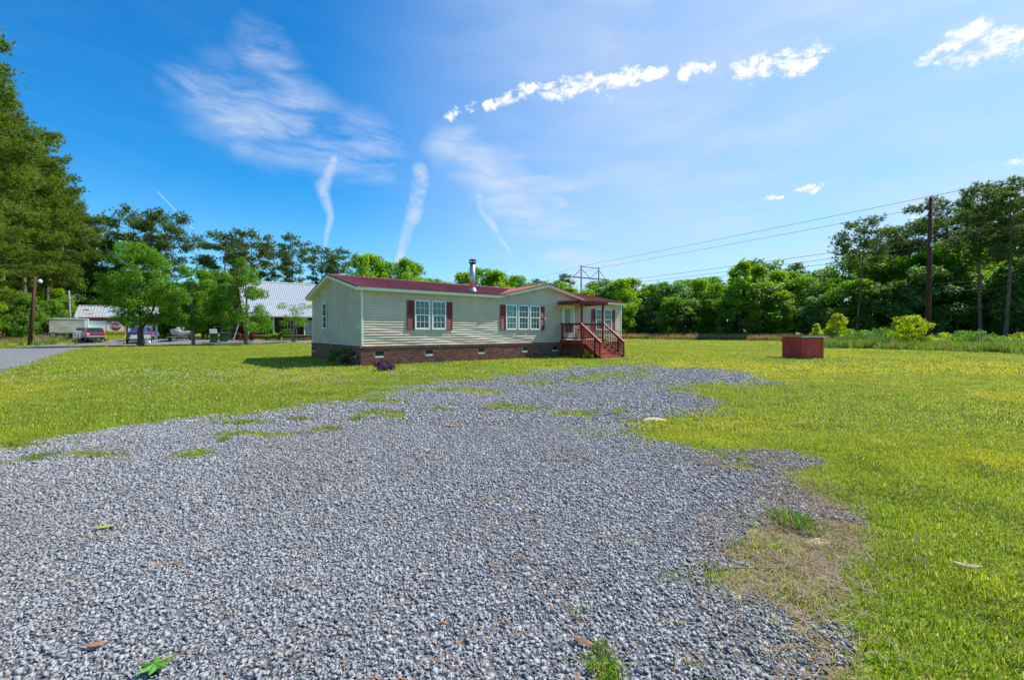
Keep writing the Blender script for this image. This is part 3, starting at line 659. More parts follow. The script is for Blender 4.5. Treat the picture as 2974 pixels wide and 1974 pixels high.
# brick skirting: mortar wall, single bricks round the near corner, the rest as one mesh
skirt = MB().box(.014, HL - .014, .014, HW - .014, -.15, .80).build('skirting_wall', MORTAR, home)
BW, BHH, JT = .203, .0655, .0105
bm_ = MB().box(-BW / 2, BW / 2, 0, .06, 0, BHH).mesh('brick', BRICK)
bm_half = MB().box(-BW / 4 + .002, BW / 4 - .002, 0, .06, 0, BHH).mesh('brick', BRICK)
VF = [(.60, 1.01), (3.04, 3.46), (6.07, 6.48), (9.03, 9.44), (11.34, 11.75), (13.9, 14.3), (16.4, 16.8)]; VG = [(.68, 1.10), (4.18, 4.60), (7.75, 8.14)]
VZ0, VZ1 = .355, .625
rest = MB(); cands = []
for wall, length, vents in (('f', HL, VF), ('g', HW, VG)):
    for c in range(12):
        z0 = -.125 + c * (BHH + JT)
        off = (c % 2) * (BW + JT) / 2
        s = BW / 2 - off if off else BW / 2
        while s - BW / 2 < length:
            x0, x1 = max(0.0, s - BW / 2), min(length, s + BW / 2); s += BW + JT
            if x1 - x0 < .04: continue
            parts = [(x0, x1)]
            if z0 + BHH > VZ0 and z0 < VZ1:
                for v0, v1 in vents:
                    nx_ = []
                    for p0, p1 in parts:
                        if p1 <= v0 or p0 >= v1: nx_.append((p0, p1)); continue
                        if p0 < v0 - .03: nx_.append((p0, v0))
                        if p1 > v1 + .03: nx_.append((v1, p1))
                    parts = nx_
            for p0, p1 in parts: cands.append((wall, p0, p1, z0, p1 - p0 > BW - .002))
single = 0
def bkey(q): return (q[1] if q[0] == 'f' else q[1] * 1.9) - q[3] * .001
for q in sorted(cands, key=bkey):
    wall, p0, p1, z0, full = q; jit = rb.uniform(-.003, .003)
    if full and single < 296 and z0 > -.05:
        single += 1; m = (p0 + p1) / 2
        obj('brick', bm_, skirt, (m, jit, z0) if wall == 'f' else (jit, m, z0), None if wall == 'f' else (0, 0, R(-90)), None)
        if wall == 'g': COL.objects[-1].rotation_euler = (0, 0, R(-90))
    else:
        if wall == 'f': rest.box(p0, p1, jit, .06, z0, z0 + BHH)
        else: rest.box(jit, .06, p0, p1, z0, z0 + BHH)
o = rest.build('brick_courses', BRICK, skirt); o['kind'] = 'stuff'
cap = MB()
for k in range(int(HL / .075)): cap.box(k * .075, k * .075 + .065, -.035 + rb.uniform(-.003, .003), .06, .797, .868)
for k in range(int(HW / .075)): cap.box(-.035 + rb.uniform(-.003, .003), .06, k * .075 + .04, k * .075 + .105, .797, .868)
o = cap.build('rowlock_course', BRICK, skirt); o['kind'] = 'stuff'
MB().box(-.022, HL, -.022, .10, .79, .862).box(-.022, .10, .10, HW, .79, .862).build('ledge_mortar', MORTAR, skirt)
def vent(wall, v0, v1):
    fn = (lambda s, o, z: (s, o, z)) if wall == 'f' else (lambda s, o, z: (o, s, z))
    def bx(s0, s1, o0, o1, z0, z1): 
        p, q = fn(s0, o0, z0), fn(s1, o1, z1); return MB().box(min(p[0], q[0]), max(p[0], q[0]), min(p[1], q[1]), max(p[1], q[1]), z0, z1)
    v = bx(v0, v1, .004, .013, VZ0, VZ1).build('vent', DARKVOID, home)  # near-black panel on the mortar; the shade of the hollow is its colour
    bx(v0 + .01, v1 - .01, -.012, .004, VZ0 + .002, VZ0 + .072).build('vent_flap', WHITEDIRTY, v)
    bx(v0, v0 + .012, -.002, .012, VZ0, VZ1).build('vent_frame', WHITEDIRTY, v)
for v in VF[:5]: vent('f', *v)
for v in VG: vent('g', *v)
MB().tube([(4.9, -.02, .62), (4.86, -.07, .60), (4.55, -.10, .14)], .012, 6).tube([(4.9, .02, .62), (4.9, -.04, .62)], .02, 8).build('hose_tap', STEELDARK, home)
# windows
def window(s0, s1, z0, z1, fn, cols=3, lower_dark=True, out=None):
    def bx(mb, a0, a1, o0, o1, c0, c1):
        p, q = fn(a0, o0), fn(a1, o1); return mb.box(min(p[0], q[0]), max(p[0], q[0]), min(p[1], q[1]), max(p[1], q[1]), c0, c1)
    w = obj('window', None, home); w.empty_display_size = .1
    fr = MB(); fw = .055; zm = (z0 + z1) / 2
    for (a0, a1, c0, c1) in ((s0, s0 + fw, z0, z1), (s1 - fw, s1, z0, z1), (s0 + fw, s1 - fw, z1 - fw, z1), (s0 + fw, s1 - fw, z0, z0 + fw), ): bx(fr, a0, a1, .005, .055, c0, c1)
    bx(fr, s0 + fw, s1 - fw, .012, .05, zm - .025, zm + .025)
    bx(fr, s0 + fw, s0 + fw + .028, .012, .045, z0 + fw, zm - .025); bx(fr, s1 - fw - .028, s1 - fw, .012, .045, z0 + fw, zm - .025); bx(fr, s0 + fw + .028, s1 - fw - .028, .012, .045, z0 + fw, z0 + fw + .03)
    fr.build('frame', WHITE, w, bevel=.004)
    x0, x1 = s0 + fw + .004, s1 - fw - .004; mu = MB(); pw = (x1 - x0) / cols
    for (c0, c1) in ((z0 + fw + .03, zm - .025), (zm + .025, z1 - fw)):
        ph = (c1 - c0) / 2
        for i in range(1, cols): bx(mu, x0 + i * pw - .009, x0 + i * pw + .009, .022, .033, c0, c1)
        bx(mu, x0, x1, .0225, .0325, c0 + ph - .009, c0 + ph + .009)
        for i in range(cols):
            for j in range(2):
                bx(MB(), 0, 0, 0, 0, 0, 0); p = MB(); bx(p, x0 + i * pw + .009, x0 + (i + 1) * pw - .009, .026, .030, c0 + j * ph + .009, c0 + (j + 1) * ph - .009); p.build('pane', GLASS, w)
    mu.build('muntin', WHITE, w)
    bl = MB(); bx(bl, x0, x1, .010, .014, zm + .0, z1 - fw); bl.build('blind', CURTAIN, w)
    rm = MB(); bx(rm, x0, x1, .010, .014, z0 + fw, zm); rm.build('interior', ROOM, w)  # flat dark sheet close behind the glass; its colour stands for room shade
    return w
WF = lambda s, o: (s, .056 - o)                        # proud of the front siding
WG = lambda s, o: (.056 - o, s)
WZ0, WZ1 = 1.60, 2.985
for s0, s1 in ((2.53, 3.31), (3.42, 4.19), (7.90, 8.66), (8.77, 9.52), (9.63, 10.39), (15.22, 15.98), (16.06, 16.82)): window(s0, s1, WZ0, WZ1, WF)
window(5.35, 6.10, 1.64, 3.03, WG, 3)
def shutter(s0, s1, z0, z1):
    sh = MB().box(s0, s0 + .05, .020, .055, z0, z1).box(s1 - .05, s1, .020, .055, z0, z1).box(s0 + .05, s1 - .05, .022, .055, z1 - .07, z1).box(s0 + .05, s1 - .05, .022, .055, z0, z0 + .07).box(s0 + .05, s1 - .05, .022, .055, (z0 + z1) / 2 - .035, (z0 + z1) / 2 + .035).build('shutter', SHUTTER, home)
    lv = MB(); n = int((z1 - z0 - .14) / .045)
    for k in range(n):
        z = z0 + .07 + (k + .5) * (z1 - z0 - .14) / n
        lv.add([(s0 + .05, .05, z + .02), (s1 - .05, .05, z + .02), (s1 - .05, .026, z - .018), (s0 + .05, .026, z - .018)], [(0, 1, 2, 3)])
    lv.box(s0 + .05, s1 - .05, .0505, .055, z0 + .07, z1 - .07)
    lv.build('louvre', SHUTTER, sh)
for s0, s1 in ((2.15, 2.51), (4.21, 4.56), (7.52, 7.885), (10.405, 10.75), (14.85, 15.205), (16.835, 17.19)): shutter(s0, s1, 1.585, 2.96)
# front door with storm door
dr = obj('door', None, home)
MB().box(12.19, 12.27, .0, .05, 1.0, 3.13).box(13.17, 13.25, .0, .05, 1.0, 3.13).box(12.27, 13.17, .0, .05, 3.05, 3.13).build('door_frame', TRIM, dr)
MB().box(12.27, 13.17, .030, .05, 1.0, 3.05).build('door_leaf', M('door_paint', (.62, .60, .50), .5, .05), dr)
MB().box(12.275, 12.34, -.004, .027, 1.01, 3.045).box(13.10, 13.165, -.004, .027, 1.01, 3.045).box(12.34, 13.10, -.004, .027, 2.97, 3.045).box(12.34, 13.10, -.004, .027, 1.93, 1.99).box(12.34, 13.10, -.002, .027, 1.01, 1.45).build('storm_door', WHITE, dr)
MB().box(12.42, 12.88, .024, .028, 1.99 + .03, 2.86).build('glass', M('leaded_glass', (.11, .15, .15), .15, .4, 9, spec=.6), dr)
MB().box(12.34, 13.10, .018, .022, 1.45, 1.93).build('lower_glass', GLASSDARK, dr)
MB().box(12.36, 12.385, -.03, -.004, 1.87, 1.99).build('handle', STEELDARK, dr)
lt = obj('porch_lamp', None, home)
MB().box(11.93, 12.07, .02, .055, 2.96, 3.16).build('back_plate', TRIM, lt, bevel=.01)
MB().tube([(12.0, -.03, 3.13), (12.0, -.03, 3.12), (12.0, -.03, 2.99), (12.0, -.03, 2.96)], [.03, .07, .055, .02], 10).box(11.985, 12.015, -.03, .03, 3.10, 3.13).build('lamp_shade', M('lamp_cream', (.62, .58, .44), .4), lt)
o = obj('house_number', text_mesh('764', .13, STEELDARK, .004), home, (13.45, .042, 3.04), (R(90), 0, 0))
# roof: board, metal panels, fascias, soffits
for x0, x1, b0 in ((-.24, DA0, EB), (DA0 + .001, DA1 - .001, .30), (DA1, HL + .17, EB)):
    z0 = EZ + SL * (b0 - EB); MB().prism([(b0, z0 - .03), (b0, z0 - .005), (APEX_B, APEX_Z - .005), (HW - EB, EZ - .005), (HW - EB, EZ - .03), (APEX_B, APEX_Z - .10)], 'x', x0, x1).build('roof_deck', TRIM, home)
def panel(w, L, nr):
    prof = []
    for k in range(nr):
        x = w * k / nr; d = w / nr
        prof += [(x + .0, .0), (x + d * .32, .0), (x + d * .42, .038), (x + d * .58, .038), (x + d * .68, .0)]
    prof.append((w, 0.0)); n = len(prof)
    vs = [(x, 0, z) for x, z in prof] + [(x, L, z) for x, z in prof] + [(x, 0, z - .02) for x, z in prof]
    fs = [(i, i + 1, n + i + 1, n + i) for i in range(n - 1)] + [(2 * n + i, 2 * n + i + 1, i + 1, i) for i in range(n - 1)]
    return vs, fs
ROOT_A0, ROOT_A1 = -.27, HL + .20; NP_ = 20; PWD = (ROOT_A1 - ROOT_A0) / NP_
SLOPE = math.atan(SL); SLEN = math.hypot(APEX_B - EB + .05, SL * (APEX_B - EB + .05))
pm = MB().add(*panel(PWD, SLEN, 4)).mesh('roof_panel', ROOFRED)
roof = MB().prism([(APEX_B - .17, APEX_Z - .012), (APEX_B - .16, APEX_Z + .02 - .16 * SL + .016), (APEX_B, APEX_Z + .042), (APEX_B + .16, APEX_Z + .02 - .16 * SL + .016), (APEX_B + .17, APEX_Z - .012)], 'x', ROOT_A0, ROOT_A1).build('roof', ROOFRED, home)
for k in range(NP_):
    x0, x1 = ROOT_A0 + k * PWD, ROOT_A0 + (k + 1) * PWD
    bs = EB - .05 if x0 < DA0 + .1 or x1 > DA1 - .1 else EB + (min(dormz(x0), dormz(x1)) - EZ) / SL - .02
    L_ = math.hypot(APEX_B - bs, SL * (APEX_B - bs)); full = bs < EB
    if L_ > .3: obj('roof_panel', pm if full else MB().add(*panel(PWD, L_, 4)).mesh('roof_panel', ROOFRED), roof, (x0, bs, EZ + SL * (bs - EB) + .002), (SLOPE, 0, 0))
    obj('roof_panel', pm, roof, (ROOT_A0 + (k + 1) * PWD, HW - EB + .05, EZ - SL * .05 + .002), (SLOPE, 0, R(180)))
# front gable roof: strips running up to its own ridge
DB1 = EB + (DZ - EZ) / SL
def dstrip(b0, b1, side):
    vs = []
    foot = DA0 if side < 0 else DA1
    for b, dz in ((b0, 0), (b0 + (b1 - b0) * .62, 0), (b0 + (b1 - b0) * .72, .021), (b0 + (b1 - b0) * .9, .021), (b1, 0)):
        k = min(1, max(0, (b - EB) / (DB1 - EB))); af = foot + (DA - foot) * k
        ext = -.05 if k < .001 else 0
        vs += [(af + side * .03, b, EZ + (DZ - EZ) * k + .018 + dz), (DA, b, DZ + .025 + dz)]
    fs = [(2 * i, 2 * i + 1, 2 * i + 3, 2 * i + 2) for i in range(4)]
    return MB().add(vs, fs)
nb = 17
for k in range(nb):
    b0 = EB - .06 + (DB1 - EB + .06) * k / nb; b1 = EB - .06 + (DB1 - EB + .06) * (k + 1) / nb
    for sd in (-1, 1): dstrip(b0, b1, sd).build('roof_panel', ROOFRED, roof)
MB().prism([(DA - .14, DZ + .0), (DA, DZ + .06), (DA + .14, DZ + .0)], 'y', EB - .08, DB1).build('ridge_cap', ROOFRED, roof)
for p, q in (((DA0 - .05, EZ + .0), (DA, DZ + .03)), ((DA1 + .05, EZ + .0), (DA, DZ + .03))):
    MB().bar((p[0], EB - .065, p[1]), (q[0], EB - .065, q[1]), .03, .05).build('edge_trim', ROOFRED, roof)
for p, q in (((EB - .06, EZ), (APEX_B, APEX_Z + .02)), ((HW - EB + .06, EZ), (APEX_B, APEX_Z + .02))):
    MB().bar((-.275, p[0], p[1] - .01), (-.275, q[0], q[1] - .01), .02, .055).build('edge_trim', M('dark_roof_edge', (.09, .025, .03), .5), roof)
def fascia(poly, ax, lo, hi): return MB().prism(poly, ax, lo, hi).build('fascia', TRIM, home)
fascia([(-.25, EZ - .15), (DA0, EZ - .15), (DA0, EZ - .006), (-.25, EZ - .006)], 'y', EB - .022, EB)
fascia([(DA1, EZ - .15), (HL + .18, EZ - .15), (HL + .18, EZ - .006), (DA1, EZ - .006)], 'y', EB - .022, EB)
fascia([(DA0 + .0, EZ - .15), (DA, DZ - .14), (DA, DZ + .015), (DA0 + .0, EZ - .004)], 'y', EB - .024, EB)
fascia([(DA1 - .0, EZ - .15), (DA, DZ - .14), (DA, DZ + .015), (DA1 - .0, EZ - .004)], 'y', EB - .0241, EB)
for sgn in (0, 1):
    B = (lambda b: b) if not sgn else (lambda b: HW - b)
    fascia([(B(EB), EZ - .15), (B(APEX_B), APEX_Z - .15), (B(APEX_B), APEX_Z - .004), (B(EB), EZ - .004)], 'x', -.262, -.24)
    MB().prism([(B(EB), EZ - .15), (B(APEX_B), APEX_Z - .15), (B(APEX_B), APEX_Z - .13), (B(EB), EZ - .13)], 'x', -.239, .09).build('soffit', TRIM, home)
for x0, x1 in ((-.23, DA0 + .05), (DA1 - .05, HL + .16)): MB().box(x0, x1, EB + .002, .09, EZ - .149, EZ - .132).build('soffit', TRIM, home)
for f0, f1 in ((DA0, DA), (DA1, DA)):
    MB().prism([(f0, EZ - .148), (f1, DZ - .148), (f1, DZ - .12), (f0, EZ - .12)], 'y', EB + .001, .088).build('soffit', TRIM, home)
fl = MB().tube([(6.38, 1.0, 3.62), (6.38, 1.0, 5.22)], .145, 20).build('flue_pipe', GALV, home, True)
MB().tube([(6.38, 1.0, 3.64), (6.38, 1.0, 3.75), (6.38, 1.0, 3.87)], [.26, .21, .15], 20, False).build('flashing', GALV, fl, True)
MB().tube([(6.38, 1.0, 5.20), (6.38, 1.0, 5.235)], .205, 20).tube([(6.38, 1.0, 5.33), (6.38, 1.0, 5.36), (6.38, 1.0, 5.40)], [.21, .21, .10], 20).build('flue_cap', STEELDARK, fl)
pc = MB()
for k in range(6): t = k * math.pi / 3; pc.bar((6.38 + .17 * math.cos(t), 1 + .17 * math.sin(t), 5.2), (6.38 + .17 * math.cos(t), 1 + .17 * math.sin(t), 5.35), .02, .02)
pc.build('cap_strap', STEELDARK, fl)

# ------------------------------------------------------------------ wooden porch (own thing, stands against the home)
porch = thing('wooden_porch', 'dark red stained wooden porch with canopy, railings and steps', 'porch', (HP[0], HP[1], 0), HOUSE_ANG)
A0, A1, PB, DK = 12.06, 14.0, -1.70, 1.0
for k in range(12):
    b0 = PB + .02 + k * .143
    MB().box(A0 - .06, A1 + .06, b0, b0 + .135, DK - .035 - .001 * (k % 2), DK).build('deck_board', STAINLIGHT, porch)
MB().box(A0 - .045, A0, PB + .02, .0, DK - .24, DK - .036).box(A1, A1 + .045, PB + .02, .0, DK - .24, DK - .036).box(A0, A1, PB + .021, PB + .061, DK - .24, DK - .037).box(A0, A1, -.05, -.005, DK - .24, DK - .037).build('rim_joist', STAIN, porch)
def post(a, b, z0, z1, w=.092): MB().box(a - w / 2, a + w / 2, b - w / 2, b + w / 2, z0, z1).build('post', STAIN, porch, bevel=.006)
post(A0 + .046, PB + .06, -.05, 3.1, .10); post(A1 - .046, PB + .06, -.05, 3.1, .10)
post(A0 + .01, -.09, -.05, 2.02); post(A1 - .01, -.09, -.05, 2.02)
def rail(p, q, z, w=.09, h=.04): MB().bar((p[0], p[1], z + (p[2] if len(p) > 2 else 0)), (q[0], q[1], z + (q[2] if len(q) > 2 else 0)), w, h).build('rail', STAIN, porch)
def baluster(a, b, z0, z1): MB().box(a - .017, a + .017, b - .017, b + .017, z0, z1).build('baluster', STAIN, porch)
for a in (A0 + .01, A1 - .01):
    rail((a, .0), (a, PB + .02), 1.985, .14, .036); rail((a, -.13), (a, PB + .11), 1.93, .036, .07); rail((a, -.13), (a, PB + .11), 1.12, .036, .07)
    for k in range(12): baluster(a, -.20 - k * .122, 1.155, 1.895)
# steps
NS = 5; RISE = DK / (NS + 1); RUN = .272
for k in range(NS + 1):
    zt = DK - RISE * (k + 1); b1 = PB - k * RUN
    if k < NS: 
        MB().box(A0 + .05, A1 - .05, b1 - RUN - .02, b1 + .0, zt - .036, zt).build('tread', STAINLIGHT, porch)
    MB().box(A0 + .05, A1 - .05, b1 - .02, b1 + .002, max(zt, 0) + .001, zt + RISE - .037).build('riser', STAINLIGHT, porch)
MB().box(A0 + .05, A1 - .05, PB - NS * RUN - .30, PB - NS * RUN - .022, -.02, .035).build('tread', STAINLIGHT, porch)
for a in (A0 + .005, A1 - .045):
    MB().prism([(PB, DK - .08), (PB, DK - .40), (PB - NS * RUN + .05, -.03), (PB - NS * RUN - .06, -.03), (PB - NS * RUN - .06, .12)], 'x', a, a + .04).build('stringer', STAIN, porch)
BB = PB - NS * RUN - .02
for a in (A0 + .0, A1 - .0):
    s = -1 if a < 13 else 1; ap = a + s * .05
    post(ap, BB, -.05, .93); post(ap, BB + .36, -.05, 1.16)
    rail((ap, PB + .02, 1.98), (ap, BB - .1, .91), 0, .14, .036); rail((ap, PB + .0, 1.91), (ap, BB, .85), 0, .036, .08); rail((ap, PB, 1.06), (ap, BB, .10), 0, .036, .08)
    for k in range(10):
        t = (k + .6) / 11; b = PB - t * (PB - BB); baluster(ap, b, 1.06 - t * .96, 1.91 - t * 1.06)
# canopy
cn = MB().prism([(-1.86, 3.245), (.045, 3.30), (.045, 3.33), (-1.86, 3.27)], 'x', 11.80, 14.28).build('canopy', STAIN, porch)
MB().box(11.86, 11.90, -1.80, .04, 3.10, 3.243).build('canopy_fascia', STAIN, porch); MB().box(14.18, 14.22, -1.80, .04, 3.10, 3.243).build('canopy_fascia', STAIN, porch)
MB().box(11.90, 14.18, -1.80, -1.755, 3.09, 3.243).build('canopy_fascia', STAIN, porch)
MB().box(11.86, 14.22, PB + .01, PB + .11, 3.08, 3.235).build('beam', STAIN, porch)
def hloc(a, b, z=0): p = HP + HU * a + HV * b; return (p[0], p[1], z)
# things beside the steps
t = thing('garden_stand', 'rusty iron plant stand beside the porch steps', 'stand', hloc(14.75, -2.35), HOUSE_ANG)
RUST = M('rusty_iron', (.12, .055, .035), .85, .4, 9, .4)
for k, (x, y) in enumerate(((-.2, -.12), (.2, -.12), (.2, .12), (-.2, .12))): MB().tube([(x, y, 0), (x, y, .42 + .12 * (k % 2))], .012, 6).build('leg', RUST, t)
MB().box(-.24, .24, -.15, .15, .12, .14).build('shelf', RUST, t)
t = thing('water_jug', 'blue plastic jug on the ground beside the porch steps', 'jug', hloc(14.42, -2.55), 0)
BLUEP = M('blue_plastic', (.03, .16, .28), .4, .15)
MB().tube([(0, 0, 0), (0, 0, .02), (0, 0, .30), (0, 0, .40), (0, 0, .44)], [.10, .115, .115, .06, .04], 12).build('body', BLUEP, t, True)
MB().tube([(0, 0, .435), (0, 0, .47)], .045, 10).build('cap', WHITE, t)
for k, (px, py, s, lab) in enumerate(((1838, 1028, .10, 'brown broken brick lying in the grass past the porch steps'), (1852, 1030, .08, 'small dark grey stone in the grass past the porch steps'))):
    v, f = rock(300 + k); c = ground(px, py)
    tag(obj('stone', np_mesh('stone', v * s, f, M('lawn_stone_%d' % k, ((.22, .12, .08), (.10, .10, .11))[k], .9, .3, 8)), None, (c[0], c[1], s * .45)), lab, 'stone')
# ------------------------------------------------------------------ pump house box
def pump_house():
    c = ground(2328, 1042); th = math.atan2(c[0], c[1])                       # bearing of the near corner
    ang = -th + R(45 - 90)                                                      # local x along the left face, y along the right face
    t = thing('pump_house', 'low red board-sided pump house box with flat overhanging roof', 'pump house', (c[0], c[1], 0), -th + R(45))
    W, D, Hh = 1.42, 1.32, 1.20
    red = M('barn_red_boards', (.56, .060, .048), .7, .2, 3, .3, 30, stretch=(1, 1, .2), objrand=.12)
    MB().box(.02, W - .02, .02, D - .02, -.05, Hh - .01).build('wall_core', M('dark_red_gap', (.05, .012, .012), .9), t)
    n = 8
    for k in range(n):
        x0 = k * W / n
        MB().box(x0 + .010, x0 + W / n - .010, .0, .02, .01, Hh).build('board', red, t)
        y0 = k * D / n
        MB().box(.0, .02, y0 + .010, y0 + D / n - .010, .01, Hh).build('board', red, t)
    MB().box(-.012, .03, -.012, .03, .0, Hh).build('corner_board', red, t)
    MB().box(W - .03, W + .01, -.012, .03, .0, Hh).build('corner_board', red, t)
    MB().box(-.012, .03, D - .03, D + .01, .0, Hh).build('corner_board', red, t)
    MB().tube([(W * .36, .0, .70), (W * .36, -.03, .70)], .03, 8).bar((W * .32, -.025, .70), (W * .40, -.025, .70), .02, .025).build('handle', STEELDARK, t)
    MB().box(-.20, W + .10, -.20, -.17, Hh + .0, Hh + .075).build('fascia', WHITE, t)
    MB().box(-.20, -.17, -.17, D + .14, Hh + .0, Hh + .075).build('fascia', TIMBER, t)
    MB().box(-.17, W + .08, -.17, D + .12, Hh + .005, Hh + .06).build('roof_frame', TIMBER, t)
    rf = MB().add(*panel(W + .42, D + .42, 7)).build('roof', M('rusty_roof', (.30, .09, .055), .6, .4, 3), t); rf.location = (-.26, -.24, Hh + .082)
pump_house()

# ------------------------------------------------------------------ poles and wires
def tube_obj(name, pts, r, mat, parent=None, n=10): return MB().tube(pts, r, n).build(name, mat, parent, True)
x, y, z = at(2695, 42)
up = thing('utility_pole', 'tall dark brown wooden utility pole beside the bright green bush', 'pole', (x, y, z))
tube_obj('post', [(0, 0, -.3), (0, 0, 7), (.05, 0, 14.3)], [.24, .20, .15], POLEWOOD, up, 14)
MB().box(-.13, .13, -.26, -.20, 9.55, 9.95).build('sign_plate', M('pale_blue_plate', (.35, .52, .55), .5), up)
MB().tube([(0, -.15, 14.1), (0, -.2, 14.12)], .05, 8).build('cap_bracket', GALV, up)
lp_ = at(85, 46)
t = thing('lamp_pole', 'leaning dark pole with a small yard lamp in front of the pines', 'pole', lp_)
tube_obj('post', [(0, 0, -.3), (.40, 0, 3.7), (.76, 0, 7.3)], [.19, .16, .12], POLEWOOD, t, 12)
MB().tube([(.72, -.1, 6.8), (1.2, -.2, 6.95), (1.45, -.2, 6.9)], .03, 6).build('arm', GALV, t)
MB().tube([(1.5, -.2, 6.95), (1.5, -.2, 6.8), (1.5, -.2, 6.6)], [.06, .2, .14], 10).build('lamp_head', M('lamp_glass', (.7, .72, .74), .3), t)
t = thing('service_pole', 'thin grey service pole with insulators behind the box trailer', 'pole', at(206, 57))
tube_obj('post', [(0, 0, -.3), (-.15, 0, 6.3)], [.13, .10], POLEGREY, t)
MB().bar((-.1, -.1, 5.0), (.8, -.1, 5.1), .06, .08).build('crossarm', POLEGREY, t)
for k in range(3): MB().tube([(.25 + k * .25, -.1, 5.12), (.25 + k * .25, -.1, 5.5 + .2 * k)], .03, 6).build('insulator', GALV, t)
# H-frame transmission structure
LA, RA = Vector((18.3, 115.0, 0)), Vector((23.6, 118.4, 0)); cd = (RA - LA).normalized()
t = thing('transmission_tower', 'wooden H-frame transmission structure rising behind the home', 'power tower', tuple(LA))
HT = 18.9; q = RA - LA
tube_obj('post', [(0, 0, -.5), (0, 0, HT)], [.24, .18], POLEGREY, t); tube_obj('post', [tuple(q - Vector((0, 0, .5))), tuple(q + Vector((0, 0, HT)))], [.24, .18], POLEGREY, t)
ZC = 15.7; e0, e1 = -cd * 3.1, q + cd * 3.1; up3 = Vector((0, 0, 1))
MB().bar(e0 + up3 * ZC, e1 + up3 * ZC, .22, .30).build('crossarm', POLEGREY, t)
MB().bar(-cd * .35 + up3 * (HT - .3), q + up3 * (HT - .3), .12, .16).build('top_beam', POLEGREY, t)
for p in (Vector(), q):
    mid = q / 2
    MB().bar(p + up3 * (HT - .8), (mid if True else mid) + up3 * ZC, .10, .12).build('brace', POLEGREY, t)
    MB().bar(p + up3 * (HT - .8), (e0 + cd * .4 if p.length < .1 else e1 - cd * .4) + up3 * ZC, .10, .12).build('brace', POLEGREY, t)
MB().bar(Vector((0, 0, 9.5)), q * .5 + up3 * 5.5, .14, .14).build('brace', POLEGREY, t); MB().bar(q + up3 * 9.5, q * .5 + up3 * 5.5, .14, .14).build('brace', POLEGREY, t)
hang = [e0 + cd * .35, q / 2, e1 - cd * .35]
for h in hang:
    ib = MB()
    for k in range(10): ib.tube([tuple(h + up3 * (ZC - .3 - k * .22)), tuple(h + up3 * (ZC - .36 - k * .22))], .13, 8)
    ib.tube([tuple(h + up3 * ZC), tuple(h + up3 * (ZC - 2.5))], .03, 6); ib.build('insulator', M('insulator_glass', (.10, .10, .10), .3), t)
line_dir = Vector((-cd.y, cd.x, 0)) * -1
line_dir = Vector((cd.y, -cd.x, 0))                                             # towards the viewer and right
WG_ = 'wires of the high transmission line'
def wire(name, p, q, sag, r, label, group=None):
    p, q = Vector(p), Vector(q); pts = []
    for k in range(25):
        u = k / 24; w = p.lerp(q, u); w.z -= 4 * sag * u * (1 - u); pts.append(tuple(w))
    o = MB().tube(pts, r, 5).build(name, WIRE); tag(o, label, 'wire', group); return o
span = 210
for h in hang:
    p = LA + h + up3 * (ZC - 2.5)
    wire('power_wire', p, p + line_dir * span + up3 * 4.5, 1.6, .032, 'sagging conductor wire hung from the H-frame insulators', WG_)
    wire('power_wire', p, p - line_dir * 190 + up3 * 1, 5.0, .030, 'conductor wire running away beyond the H-frame', 'wires beyond the H-frame')
for p in (LA, RA):
    p = p + up3 * (HT - .2)
    wire('power_wire', p, p + line_dir * span + up3 * 4.5, 1.0, .028, 'thin top shield wire from the head of an H-frame post', 'shield wires of the transmission line')
    wire('power_wire', p, p - line_dir * 190 + up3 * 1, 3.2, .024, 'thin shield wire running away beyond the H-frame', 'shield wires beyond the H-frame')
for k, (dz, dx) in enumerate(((0, 0), (-.5, 1.2), (-1.15, -.8))):
    wire('power_wire', (28 + dx, 100, 9.8 + dz), (75 + dx, 38, 8.4 + dz), .9, .020, 'low thin wire strung in front of the wood beyond the pump house', 'low wires in front of the wood')

# ------------------------------------------------------------------ red garage
def local_thing(name, label, cat, p, ang=HOUSE_ANG): return thing(name, label, cat, (p[0], p[1], gzf(p[0], p[1])), ang)
gp = at(223, 57)
gar = local_thing('metal_garage', 'red metal garage with weathered grey tin roof and white doors', 'garage', gp)
GL, GD, GE, GR = 8.2, 7.0, 2.98, 4.55
REDM = M('red_metal_siding', (.27, .040, .036), .5, .12, 1.5, spec=.4); TIN = M('weathered_tin', (.43, .45, .47), .45, .16, 1.2, metal=.35)
MB().prism([(.02, -.6), (GD, -.6), (GD, GE), (GD / 2, GR - .1), (.02, GE)], 'x', .02, GL - .02).build('wall_core', REDM, gar)
def ribbed(x0, x1, z0, z1, name='siding_sheet', mat=REDM, parent=gar, y=0.0, st=.23):
    n = max(1, int(round((x1 - x0) / st))); d = (x1 - x0) / n; vs = []
    for k in range(n):
        x = x0 + k * d
        for fx, o in ((0, 0), (.7, 0), (.78, -.025), (.92, -.025), (1.0, 0)): vs += [(x + fx * d, y + o, z0), (x + fx * d, y + o, z1)]
    return MB().add(vs, [(2 * i, 2 * i + 2, 2 * i + 3, 2 * i + 1) for i in range(n * 5 - 1)]).build(name, mat, parent)
DO = [(1.05, 4.55), (5.15, 7.6)]
xs_ = [.06] + [q for d in DO for q in d] + [GL - .06]
for k in range(0, len(xs_), 2): ribbed(xs_[k], xs_[k + 1], -.3, 2.30)
ribbed(.06, GL - .06, 2.30, GE)
for x0 in (-.02, GL - .16): MB().box(x0, x0 + .18, -.04, .10, -.3, GE).build('corner_trim', WHITE, gar)
